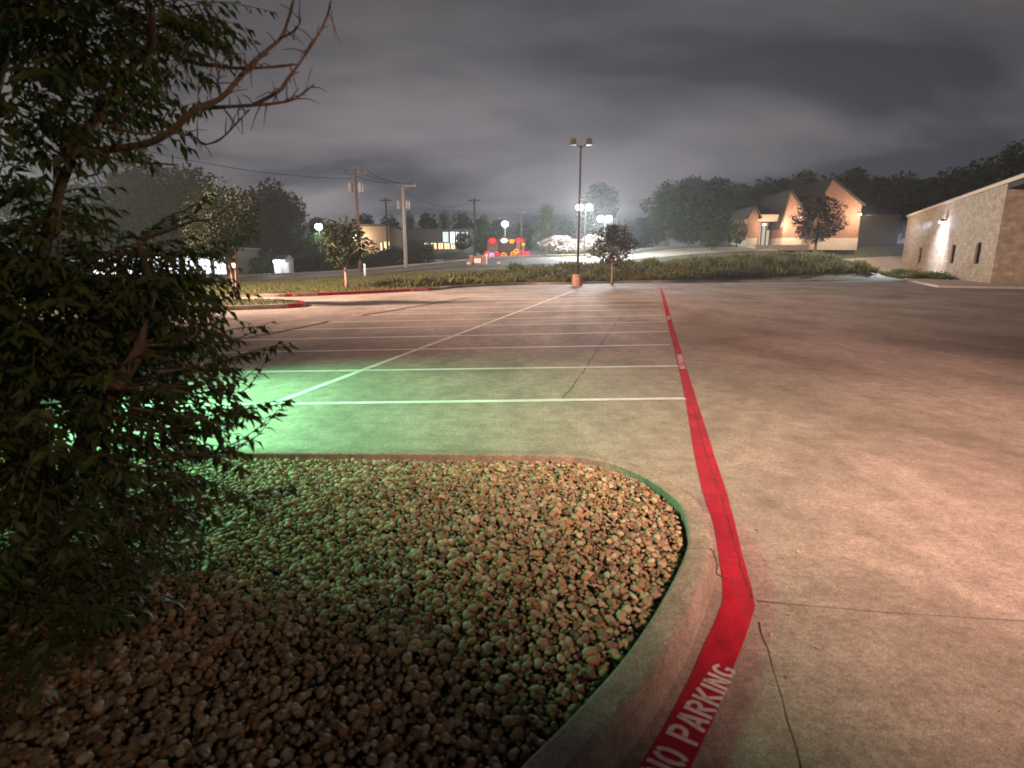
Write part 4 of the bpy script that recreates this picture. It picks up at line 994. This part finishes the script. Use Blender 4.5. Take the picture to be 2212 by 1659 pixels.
# brick building with gables
def brick_building():
    Y = 72.0; s = Y / PF; zb = zat(531.5, Y); O = np.array([A(1725, 531, Y)[0], Y, zb]); k = 1.0 / (math.cos(PITCH))
    t = thing('brick_building', 'lit brick building with three gables and pale stone base on the rise', 'building', O)
    def X(xp, yp=492): return A(xp, yp, Y)[0]
    def Z(yp, Yd=0.0): return zat(yp, Y + Yd)
    def gable(xl, xr, xa, ye, ya, yd, depth, nm='gable'):
        """projecting bay: wall up to the eave, pointed top, stone base"""
        yb = 515.0
        m = MB(O); pts = [(X(xl), Z(yb)), (X(xr), Z(yb)), (X(xr), Z(ye)), (X(xa, ya), Z(ya)), (X(xl), Z(ye))]
        f = [np.array([p[0], Y + yd, p[1]]) for p in pts]; bk = [p + np.array([0, depth, 0]) for p in f]; n = 5
        m.add(f + bk, [tuple(range(n)), tuple(range(2 * n - 1, n - 1, -1))] + [(i, (i + 1) % n, n + (i + 1) % n, n + i) for i in range(n)]); w = m.build(nm, 'brick', t)
        m = MB(O); m.box(((X(xl) + X(xr)) / 2, Y + yd + depth / 2 - .03, (Z(yb) + zb - .5) / 2), (X(xr) - X(xl) + .06, depth + .06, Z(yb) - zb + .5)); m.build('stone_base', 'limestone', t)
        # roof slopes with an overhang
        m = MB(O); ov = .3
        for xe, sg in ((xl, -1), (xr, 1)):
            e = np.array([X(xe) + sg * ov, 0, Z(ye) - ov * (Z(ya) - Z(ye)) / abs(X(xa, ya) - X(xe) + 1e-6)]); a = np.array([X(xa, ya), 0, Z(ya)])
            q_ = [np.array([p[0], Y + yd - .25 + dd, p[2] + .05]) for p, dd in ((e, 0), (a, 0), (a, depth + .5), (e, depth + .5))]
            if sg > 0: q_ = q_[::-1]
            m.plate(q_, -.16)
        m.build('roof', 'roof_shingle', t); return w
    gable(1607, 1627, 1621, 466, 449.5, -1.2, 5)
    gable(1679, 1719, 1693, 461, 416.5, -1.6, 7)
    gable(1752, 1845, 1787, 444, 389.5, -1.0, 12)
    # the wall between, with its dark roof, and the entrance
    m = MB(O); m.box(((X(1719) + X(1752)) / 2, Y + 2, (Z(470) + Z(515)) / 2), (X(1752) - X(1719), 3, Z(470) - Z(515))); m.build('wall', 'brick', t)
    m = MB(O); m.box(((X(1719) + X(1752)) / 2, Y + 1.97, (Z(515) + zb - .5) / 2), (X(1752) - X(1719) - .08, 3, Z(515) - zb + .5)); m.build('stone_base', 'limestone', t)
    m = MB(O); m.add([(X(1622), Y - .6, Z(465)), (X(1845), Y - .6, Z(465)), (X(1840), Y + 7, Z(418)), (X(1640), Y + 7, Z(432))], [(0, 1, 2, 3)]); m.build('main_roof', 'roof_shingle', t)
    m = MB(O); m.box(((X(1627) + X(1679)) / 2, Y + 2.1, (Z(466) + zb) / 2), (X(1679) - X(1627), .3, Z(466) - zb)); m.build('back_wall', 'brick', t)
    m = MB(O); m.box(((X(1626.5) + X(1678.5)) / 2, Y - .35, (Z(464) + Z(479)) / 2), (X(1678.5) - X(1627.5), .5, Z(464) - Z(479))); m.build('fascia', 'tan_wall', t)
    m = MB(O); m.box(((X(1631) + X(1638)) / 2, Y - .3, (Z(479) + zb) / 2 - .2), (X(1638) - X(1631), .45, Z(479) - zb + .4)); m.build('pillar', 'brick', t)
    m = MB(O); m.box(((X(1640) + X(1678)) / 2, Y + 1.9, (Z(480) + zb) / 2), (X(1678) - X(1640), .08, Z(480) - zb)); d_ = m.build('entrance_door', 'lit_glass', t)
    m = MB(O)
    for xp in (1640, 1649, 1659, 1669, 1678): m.box((X(xp), Y + 1.8, (Z(480) + zb) / 2), (.12, .1, Z(480) - zb))
    m.build('frame', 'dark_metal', d_)
    # rear wing running right in the dark
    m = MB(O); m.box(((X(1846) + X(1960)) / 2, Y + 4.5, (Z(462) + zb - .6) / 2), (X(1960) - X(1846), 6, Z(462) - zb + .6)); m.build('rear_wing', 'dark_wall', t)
    m = MB(O); m.add([(X(1845.6), Y + 1.2, Z(462)), (X(1962), Y + 1.2, Z(462)), (X(1950), Y + 7, Z(432)), (X(1845.6), Y + 7, Z(432))], [(0, 1, 2, 3)]); m.build('wing_roof', 'roof_shingle', t)
    # wall lamps wash the brick
    for xp, yp, yd, pw in ((1645, 485, -.55, 130), (1678, 483, -.55, 200), (1714, 471, -1.75, 430), (1840, 464, -1.15, 520)):
        c = np.array([X(xp), Y + yd - .15, Z(yp)])
        m = MB(O); m.box(c + np.array([0, .05, .12]), (.3, .2, .16)); wl = m.build('wall_lamp', 'dark_metal', t)
        m = MB(O); m.box(c + np.array([0, 0, -.05]), (.32, .16, .18)); m.build('bulb', 'warm_lamp', wl)
        light('lamp_light', 'POINT', c + np.array([-.3, -1.7, -.3]), pw * 1.8, (1.0, .78, .58), t, radius=.15)
    m = MB(O); m.prism([(X(1600), Y - 5), (X(1706), Y - 5), (X(1706), Y + 1.8), (X(1600), Y + 1.8)], zb - .6, zb + .01); m.build('walkway', 'drive_concrete', t)
brick_building()

def flat_building(name, label, Y, x0, x1, yt, yb, depth, mtl, cat='building', trim='drab_wall', turn=0.0):
    s = Y / PF; xa, xb = A(x0, 545, Y)[0], A(x1, 545, Y)[0]; zt = zat(yt, Y); zg = zat(yb, Y)
    t = thing(name, label, cat, ((xa + xb) / 2, Y, zg))
    m = MB(); w = xb - xa; h = zt - zg
    m.box((0, depth / 2, h / 2 - .3), (w, depth, h + .6)); m.build('wall', mtl, t)
    m = MB(); m.box((0, depth / 2, h + .14), (w + .4, depth + .4, .28)); m.build('parapet', trim, t)
    def win(xp0, xp1, y0, y1, m_, bars=2, proud=.03):
        q0, q1 = A(xp0, 545, Y)[0] - t.location.x, A(xp1, 545, Y)[0] - t.location.x; z0, z1 = zat(y1, Y) - zg, zat(y0, Y) - zg
        mm_ = MB(); mm_.box(((q0 + q1) / 2, -proud, (z0 + z1) / 2), (q1 - q0, .06, z1 - z0)); wdw = mm_.build('window', m_, t)
        mm_ = MB(); fw = .07
        for i in range(bars + 1): mm_.box((q0 + (q1 - q0) * i / bars, -proud - .05, (z0 + z1) / 2), (fw, .05, z1 - z0 + .1))
        mm_.box(((q0 + q1) / 2, -proud - .048, z1 + .03), (q1 - q0 - .08, .046, .06)); mm_.box(((q0 + q1) / 2, -proud - .048, z0 - .03), (q1 - q0 - .08, .046, .06)); mm_.build('frame', 'dark_metal', wdw)
    return t, win
# tan building left of the poles
t, win = flat_building('tan_building', 'low tan building with a warm wall lamp behind the hedge', 80, 766, 842, 489, 546, 12, 'tan_wall')
win(822, 827, 524, 541, 'lit_window_warm', 1); win(830, 843, 522, 540, 'lit_window_warm', 2)
o = t.location; c = np.array([A(768, 512, 79.7)[0], 79.6, zat(512, 79.7)])
m = MB(o); m.box(c + np.array([0, .2, .3]), (.5, .4, .2)); wl = m.build('wall_lamp', 'dark_metal', t); m = MB(o); m.ball(c, .42, (1, .8, .8)); m.build('bulb', 'warm_lamp', wl, smooth=True)
light('lamp_light', 'POINT', c + np.array([.9, -1.0, -.2]), 420, (1.0, .75, .5), t)
# long dark building with lit windows
t, win = flat_building('dark_building', 'long dark flat-roofed building with white and yellow lit windows', 90, 846, 1016, 499, 552, 14, 'drab_wall')
for a, b_ in ((917, 928), (931, 944), (947, 958), (960, 972), (974, 984)): win(a, b_, 525, 538, 'lit_window_warm', 2)
win(957, 970, 501, 523, 'lit_window_green', 1)
for a, b_ in ((973, 983), (985, 995), (997, 1004), (1006, 1012)): win(a, b_, 501, 527, 'lit_window_cool', 2)
# neon-lit building beside the sign
def neon_building():
    Y = 74.0
    t, win = flat_building('neon_building', 'dark building with grey end panels and red neon lights along its roof', Y, 1048, 1136, 516, 558, 10, 'mauve_wall')
    o = t.location; O = np.array(o)
    def P(xp, yp, d): p = A(xp, yp, Y); p[1] = Y - d; return p
    for x0, x1 in ((1053, 1076), (1115, 1124), (1127, 1133)):
        m = MB(O); m.plate([P(x0, 556, .14), P(x1, 556, .14), P(x1, 517, .14), P(x0, 517, .14)], .1); m.build('panel', 'grey_panel', t)
    m = MB(O); m.plate([P(1077, 521.5, .3), P(1114, 521.5, .3), P(1114, 516.5, .3), P(1077, 516.5, .3)], .25); m.build('fascia', 'grey_panel', t)
    for xp, yp, c, r in ((1064, 520, 'neon_red', .36), (1089, 520, 'neon_white', .3), (1105.5, 522, 'neon_orange', .24), (1122, 519, 'neon_red', .32), (1130.5, 528, 'neon_orange', .14)):
        q_ = P(xp, yp, .5); m = MB(O)
        m.tube([q_ + r * np.array([1.1 * math.cos(a), 0, .7 * math.sin(a)]) for a in np.linspace(0, 2 * math.pi, 15)], .075, 6, False); m.tube([q_ + np.array([-.5 * r, 0, .25 * r]), q_ + np.array([0, 0, -.1 * r]), q_ + np.array([.5 * r, 0, .3 * r])], .06, 5)
        m.build('neon_light', c, t)
    for xp, yp, c, r, lab in ((1052.5, 549, 'neon_red', .34, 'red ring light by the thin white post'), (1062, 551, 'neon_blue', .26, 'small bluish-white light between two red ones'), (1072.5, 550, 'neon_red', .36, 'large red ring light under the left grey panel'), (1088.5, 552, 'neon_orange', .34, 'tilted orange-red light left of the yellow one'), (1108.5, 549, 'neon_orange', .3, 'yellow-orange light, lower of an overlapping pair'), (1115, 543, 'neon_orange', .28, 'orange light, upper of an overlapping pair'), (1128, 547, 'neon_red', .34, 'red ring light under the right grey panel'), (1139, 547, 'neon_red', .22, 'smallest red light at the right end of the row')):
        b = onT(xp, Y - 2.5); h = zat(yp, Y - 2.5) - b[2]
        l = thing('ring_light', lab, 'light', b, group='coloured lights in front of the neon building')
        m = MB(); m.tube([(0, 0, -.1), (0, 0, h - r * .6)], .03, 6); m.build('post', 'dark_metal', l)
        m = MB(); m.tube([(r * .95 * math.cos(a), 0, h + r * .9 * math.sin(a)) for a in np.linspace(0, 2 * math.pi, 15)], .06, 6, False); m.tube([(-r * .5, 0, h + r * .1), (0, 0, h - r * .25), (r * .5, 0, h + r * .2)], .04, 5); m.build('bulb', c, l)
    light('neon_glow', 'POINT', (o[0] - 1.5, Y - 3.5, zat(545, Y)), 40, (1, .12, .1), t, radius=1.2)
    light('neon_glow', 'POINT', (o[0] + 2.5, Y - 3.5, zat(545, Y)), 35, (1, .3, .12), t, radius=1.2)
neon_building()
# white lit shed
def shed():
    Y = 57.5; b = onT(606, Y); s = Y / PF; t = thing('white_shed', 'small white shed glaring under its own lamp across the street', 'shed', b)
    h = zat(561, Y) - b[2]
    m = MB(); m.box((0, 1.1, h / 2 - .1), (24 * s, 2.2, h + .2)); m.build('wall', 'white_trim', t)
    m = MB(); m.add([(-13.5 * s, -.2, h), (13.5 * s, -.2, h), (13.5 * s, 2.4, h), (-13.5 * s, 2.4, h), (-13.5 * s, 1.1, h + .5), (13.5 * s, 1.1, h + .5)], [(0, 1, 5, 4), (2, 3, 4, 5), (0, 4, 3), (1, 2, 5), (0, 3, 2, 1)]); m.build('roof', 'grey_metal', t)
    m = MB(); m.box((5 * s, -.02, h * .4 - .05), (7 * s, .06, h * .8)); d = m.build('door', 'grey_panel', t); m = MB(); m.ball((2.6 * s, -.08, h * .42), .05); m.build('handle', 'dark_metal', d)
    m = MB(); m.tube([(-2 * s, 0, h * .95), (-2 * s, -.35, h * .98)], .04, 6); m.box((-2 * s, -.4, h * 1.0), (.5, .4, .14)); l = m.build('wall_lamp', 'dark_metal', t); m = MB(); m.ball((-2 * s, -.4, h * .88), .26, (1.4, 1, .8)); m.build('bulb', 'white_lamp', l)
    light('lamp_light', 'POINT', (b[0] - 2 * s, Y - 1.5, b[2] + h * .8), 160, (.93, .93, 1), t)
    b = onT(622, 57.0); u = thing('lit_cabinet', 'small white cabinet beside the lit shed', 'cabinet', b)
    m = MB(); m.box((0, 0, .55), (.5, .4, 1.2), 0, .95); m.build('box', 'white_trim', u, bevel=.03); m = MB(); m.box((0, 0, 1.19), (.6, .5, .08)); m.build('lid', 'white_trim', u)
shed()
# bright shop front seen through the near foliage
t, win = flat_building('shop', 'bright white shop front glimpsed through the near foliage', 57, 170, 500, 540, 606, 6, 'drab_wall')
for i in range(9): win(196 + i * 33, 222 + i * 33, 554, 592, 'shop_window', 2)

# ================================================================== THE NEAR TREE
def near_tree():
    base = np.array([-2.35, 2.55, 0.10])
    t = thing('ornamental_tree', 'large leafy tree with bare upper twigs filling the left side', 'tree', base)
    O = base
    m = MB(O)
    def q(x, y, Y): return A(x, y, Y)
    # trunk and stems
    m.tube([base - np.array([0, 0, .15]), base + np.array([.03, 0, .4]), base + np.array([-.02, .05, 1.0]), q(100, 560, 2.6), q(140, 340, 2.65)], [.10, .085, .07, .06, .045], 10)
    m.tube([base + np.array([0, 0, .3]), base + np.array([-.2, .15, 1.0]), q(-40, 420, 2.7), q(-20, 180, 2.7), q(40, -60, 2.7)], [.07, .06, .05, .04, .03], 8)
    m.tube([base + np.array([.02, 0, .3]), q(210, 900, 2.5), q(300, 760, 2.45), q(330, 640, 2.5), q(300, 520, 2.6)], [.05, .04, .028, .02, .01], 8)
    m.build('trunk', 'bark', t, smooth=True)
    # bare limbs that stand out against the sky
    limbs = [([(140, 340), (190, 280), (235, 220), (293, 139), (326, 100), (328, 55), (322, 10), (318, -40)], 2.65, .034, .018),
        ([(326, 103), (352, 110), (422, 136), (470, 142), (513, 147), (570, 146), (638, 139)], 2.65, .017, .005),
        ([(139, 340), (220, 325), (312, 311), (367, 286), (422, 236), (477, 212), (524, 161), (560, 122), (605, 84), (622, 45), (634, 0)], 2.62, .026, .006),
        ([(422, 235), (480, 231), (550, 227), (600, 222), (638, 213), (678, 183)], 2.62, .013, .003),
        ([(550, 225), (601, 198), (622, 170), (645, 139), (668, 105), (689, 73), (706, 36), (715, 0)], 2.6, .010, .004),
        ([(235, 272), (300, 288), (367, 286), (420, 296), (440, 312), (477, 300), (515, 262), (540, 236)], 2.66, .009, .003),
        ([(180, 318), (257, 345), (320, 352), (385, 356)], 2.6, .010, .003),
        ([(235, 270), (290, 235), (315, 212), (350, 180), (400, 120)], 2.7, .010, .004),
        ([(130, 350), (160, 372), (190, 380), (220, 372)], 2.5, .009, .003),
        ([(300, 520), (380, 492), (420, 477), (458, 473), (506, 438)], 2.6, .010, .004),
        ([(477, 212), (470, 180), (476, 150), (490, 118)], 2.62, .006, .002), ([(524, 161), (545, 150), (560, 128), (580, 118)], 2.6, .005, .002),
        ([(367, 286), (355, 262), (362, 240)], 2.64, .006, .002), ([(440, 236), (428, 210), (432, 190)], 2.62, .005, .002), ([(422, 136), (400, 100), (430, 70), (470, 50)], 2.66, .008, .002), ([(605, 84), (640, 62), (650, 40)], 2.6, .005, .002)]
    for i, (pl, Y, r0, r1) in enumerate(limbs):
        rr = random.Random(i); P = smooth_path([q(x, y, Y + .12 * math.sin(i + k * .7)) for k, (x, y) in enumerate(pl)], 4); n = len(P)
        m = MB(O); m.tube(P, [.72 * (r0 + (r1 - r0) * (k / (n - 1)) ** .8) + rr.uniform(0, .002) for k in range(n)], 7)
        # short spurs
        for k in range(2, n - 1):
            if rr.random() < .25: continue
            d = np.array([rr.gauss(0, 1), rr.gauss(0, .6), rr.gauss(.2, 1)]); d /= np.linalg.norm(d); L_ = rr.uniform(.03, .13)
            m.tube([P[k], P[k] + d * L_ * .5 + np.array([0, 0, .01]), P[k] + d * L_], [.003, .0022, .001], 5)
        m.build('limb', 'bark', t, smooth=True)
    # leafy sprays: a twig with leaves set alternately along it
    TW = MB(O); LP = []; LD = []; LN = []; LS = []
    def spray(P, r0=.006, step=.028, size=.066, start=.15):
        P = smooth_path(P, 5); n = len(P); TW.tube(P, [r0 * (1 - .8 * k / (n - 1)) for k in range(n)], 5)
        d = [0]
        for k in range(1, n): d.append(d[-1] + np.linalg.norm(P[k] - P[k - 1]))
        s_ = d[-1] * start; side = 1
        while s_ < d[-1]:
            k = max(j for j in range(n) if d[j] <= s_); k = min(k, n - 2); f = (s_ - d[k]) / (d[k + 1] - d[k] + 1e-9); p = P[k] + (P[k + 1] - P[k]) * f; tg = P[k + 1] - P[k]; tg = tg / np.linalg.norm(tg)
            sd = np.cross(tg, [0, 0, 1]); sd /= (np.linalg.norm(sd) + 1e-9)
            dd = tg * .55 + sd * side * rng.uniform(.5, 1.0) + np.array([0, 0, rng.uniform(-.75, .1)])
            LP.append(p); LD.append(dd); LN.append(np.array([0, 0, 1.0])); LS.append(size * rng.uniform(.65, 1.2)); side = -side; s_ += step * rng.uniform(.6, 1.3)
        LP.append(P[-1]); LD.append(P[-1] - P[-2] + np.array([0, 0, -.01])); LN.append(np.array([0, 0, 1.0])); LS.append(size * .8)
    # the sprays whose tips hang clear of the mass
    sp = [([(330, 800), (430, 790), (520, 768), (622, 748)], 2.5), ([(300, 900), (400, 905), (500, 890), (606, 872)], 2.45), ([(320, 1000), (430, 985), (520, 950), (598, 890)], 2.4), ([(300, 1090), (420, 1085), (540, 1066), (655, 1046)], 2.35),
        ([(330, 760), (420, 742), (500, 712), (572, 705)], 2.6), ([(280, 840), (380, 835), (470, 845), (552, 900)], 2.4), ([(320, 700), (400, 690), (450, 700), (492, 735)], 2.55), ([(300, 640), (380, 650), (440, 672), (476, 705)], 2.6),
        ([(330, 850), (430, 850), (520, 820), (560, 790)], 2.5), ([(280, 960), (370, 975), (450, 985), (520, 1010)], 2.35), ([(250, 1060), (340, 1090), (400, 1120), (440, 1180)], 2.3), ([(270, 1120), (330, 1160), (360, 1230)], 2.3), ([(320, 930), (400, 940), (470, 930), (540, 905)], 2.4),
        ([(300, 1030), (400, 1040), (490, 1060), (560, 1100)], 2.35), ([(200, 560), (300, 545), (380, 560), (440, 600)], 2.7), ([(300, 600), (370, 560), (430, 530), (500, 520)], 2.75), ([(300, 520), (360, 470), (410, 450), (450, 420)], 2.75), ([(250, 1150), (300, 1240), (310, 1330)], 2.3),
        ([(320, 780), (420, 800), (480, 830), (520, 880)], 2.45), ([(300, 870), (390, 880), (460, 920), (500, 975)], 2.4), ([(310, 740), (390, 720), (450, 745), (500, 800)], 2.55), ([(260, 1000), (350, 1020), (420, 1060), (470, 1120)], 2.3)]
    for pl, Y in sp:
        for rep in range(2):
            P = [q(x + (rng.normal(0, 12) if rep else 0), y + (rng.normal(0, 14) if rep else 0), Y + rep * rng.normal(0, .12)) for x, y in pl]; spray(P)
    # the body of the crown: masses of sprays growing out and drooping
    masses = [((100, 905), 2.5, (.82, .62, .60), 480), ((70, 1160), 2.35, (.70, .5, .45), 240), ((90, 690), 2.65, (.80, .6, .34), 440), ((-20, 470), 2.7, (.52, .5, .28), 130), ((20, 160), 2.65, (.54, .55, .46), 340), ((205, 20), 2.7, (.50, .5, .24), 150), ((-60, 800), 2.5, (.6, .6, .9), 200), ((230, 600), 2.85, (.52, .4, .20), 150), ((60, 1340), 2.05, (.50, .35, .25), 130)]
    for (cx_, cy_), Y, rad, cnt in masses:
        c = q(cx_, cy_, Y); rad = np.array(rad)
        for _ in range(cnt):
            u = unit(1)[0]; p0 = c + u * rad * rng.uniform(.25, .72); out_ = u * np.array([1, 1, .5]) + np.array([0.12, 0, .15]); L_ = rng.uniform(.22, .42)
            p1 = p0 + out_ * L_ * .45; p2 = p1 + (out_ + np.array([0, 0, -.35])) * L_ * .45
            spray([p0, p1, p2], .004, .028, .072 * rng.uniform(.7, 1.25), .05)
    # a few leaf tufts on the bare limbs
    for x, y in ((330, 150), (300, 200), (330, 60), (345, 20), (290, 30), (270, 90), (450, 10), (470, 70), (380, 110), (380, 40), (190, 250), (430, 225), (300, 300)):
        for _ in range(3):
            p = q(x + rng.normal(0, 12), y + rng.normal(0, 12), 2.65 + rng.normal(0, .06)); d = unit(1)[0]; spray([p, p + d * .06, p + d * .12 + np.array([0, 0, -.02])], .002, .03, .06, .1)
    TW.build('twigs', 'bark', t)
    P = np.array(LP) - O; V, Fc = leaf_arrays(P, np.array(LD), np.array(LS), .36, .3, np.array(LN))
    raw_mesh('leaves', V, Fc, 3, 'near_leaf', t)
near_tree()

# fallen leaves and grit on the concrete
sp = px([(1209, 753), (1550, 858), (1556, 850), (1680, 855), (1507, 850), (1600, 790), (1575, 775), (1640, 1290), (1660, 1310), (1700, 1330), (1668, 1370), (1620, 1100), (1640, 1150), (1690, 1190), (1720, 1195), (1655, 1215), (1760, 1400), (1690, 1420), (1700, 1470), (1640, 1060)])
P = np.array(sp); P = np.vstack([P, np.column_stack([rng.uniform(1.2, 3.2, 90), rng.uniform(1.4, 5, 90), np.zeros(90)])]); P[:, 2] = .006
V, Fc = leaf_arrays(P, np.column_stack([rng.normal(size=(len(P), 2)), np.zeros(len(P))]), np.concatenate([rng.uniform(.02, .04, len(sp)), rng.uniform(.005, .014, 90)]), .6, .1, np.tile([0, 0, 1.0], (len(P), 1)))
o = raw_mesh('leaf_litter', V, Fc, 3, 'grit'); tag(o, 'dry leaf litter scattered on the concrete', 'litter', kind='stuff')

# ================================================================== THE TWO LAMPS THAT LIGHT THE LOT (just out of the picture)
def area_lamp(name, label, base, h, target, power, color, size, lamp, radius, blocker=None, toward=(1, 0)):
    t = thing(name, label, 'street lamp', (*base, 0))
    m = MB(); m.tube([(0, 0, 0), (0, 0, .5)], .22, 14); m.build('footing', 'rust_concrete', t)
    m = MB(); m.tube([(0, 0, .5), (0, 0, h + .1)], [.07, .055], 10); m.build('pole', 'dark_metal', t)
    d = np.array([target[0] - base[0], target[1] - base[1], 0.0]); d /= np.linalg.norm(d); hd = d * .5 + np.array([0, 0, h + .12])
    m = MB(); m.tube([(0, 0, h), (hd[0], hd[1], h + .1)], .04, 6); m.box(hd + np.array([0, 0, .12]), (.5, .4, .14), math.atan2(d[1], d[0])); H_ = m.build('lamp_head', 'dark_metal', t)
    m = MB(); m.box(hd + np.array([0, 0, .03]), (.4, .3, .03), math.atan2(d[1], d[0])); m.build('lens', lamp, H_)
    if blocker is not None:
        sd = np.array([*blocker, 0.0]); sd /= np.linalg.norm(sd); nn = np.array([sd[1], -sd[0], 0]); p = hd + nn * .34; m = MB()
        q_ = [p - sd * .5 + np.array([0, 0, -.7]), p + sd * .9 + np.array([0, 0, -.7]), p + sd * .9 + np.array([0, 0, .3]), p - sd * .5 + np.array([0, 0, .3])]
        m.plate(q_, .03); m.build('light_blocker', 'dark_metal', H_)  # unseen plate added to cut off the right side of the light pool
    light('lamp_light', 'SPOT', (base[0] + hd[0], base[1] + hd[1], h - .02), power, color, t, target=target, size=size, blend=1.0, radius=radius)
    return t
wl = area_lamp('street_lamp', 'warm lamp with added fill head on a pole behind the viewer lighting the lot', (4.3, -4.2), 5.2, (3.2, 12.5, 0), 17500, (1.0, .575, .47), 71, 'warm_lamp', .22, blocker=(.137, 1))
m = MB(); m.tube([(0, 0, 5.0), (-.4, .2, 5.1)], .04, 6); m.box((-.6, .3, 5.12), (.42, .34, .12), 2.6); fill_head = m.build('lamp_head', 'dark_metal', wl)  # unseen second head, added as fill for the near tree
m = MB(); m.box((-.6, .3, 5.04), (.32, .26, .03), 2.6); m.build('lens', 'warm_lamp', fill_head)
light('lamp_light', 'SPOT', (4.3 - .6, -4.2 + .3, 4.95), 520, (1.0, .66, .42), wl, target=(-2.1, 2.8, 2.0), size=40, blend=1.0, radius=.1)  # fill light of the added head
area_lamp('street_lamp', 'green mercury lamp on a pole left of the near tree', (-6.6, 6.3), 3.7, (-2.7, 6.0, 0), 5400, (.31, 1.0, .50), 82, 'cool_lamp', .4)
area_lamp('street_lamp', 'warm lamp on a tall pole left of the lot near the street', (-29, 20), 13.0, (-5, 34, 0), 190000, (1.0, .68, .54), 96, 'warm_lamp', 1.2)

# ================================================================== ADDED HAZE IN PLACE OF LENS BLOOM
m = MB(); m.box((0, 62, 30), (300, 210, 66)); hz_o = m.build('haze', 'wire'); hz_o['kind'] = 'stuff'; hz_o['label'] = 'added thin haze standing in for lens bloom round the lamps'; hz_o['category'] = 'haze'
hm = bpy.data.materials.new('bloom_haze'); hm.use_nodes = True; ht = hm.node_tree; ht.nodes.clear()
ho = ht.nodes.new('ShaderNodeOutputMaterial'); hv = ht.nodes.new('ShaderNodeVolumePrincipled'); hv.inputs['Color'].default_value = (.84, .87, .91, 1); hv.inputs['Density'].default_value = 0.001; hv.inputs['Anisotropy'].default_value = .55
ht.links.new(hv.outputs[0], ho.inputs['Volume']); hz_o.data.materials.clear(); hz_o.data.materials.append(hm)
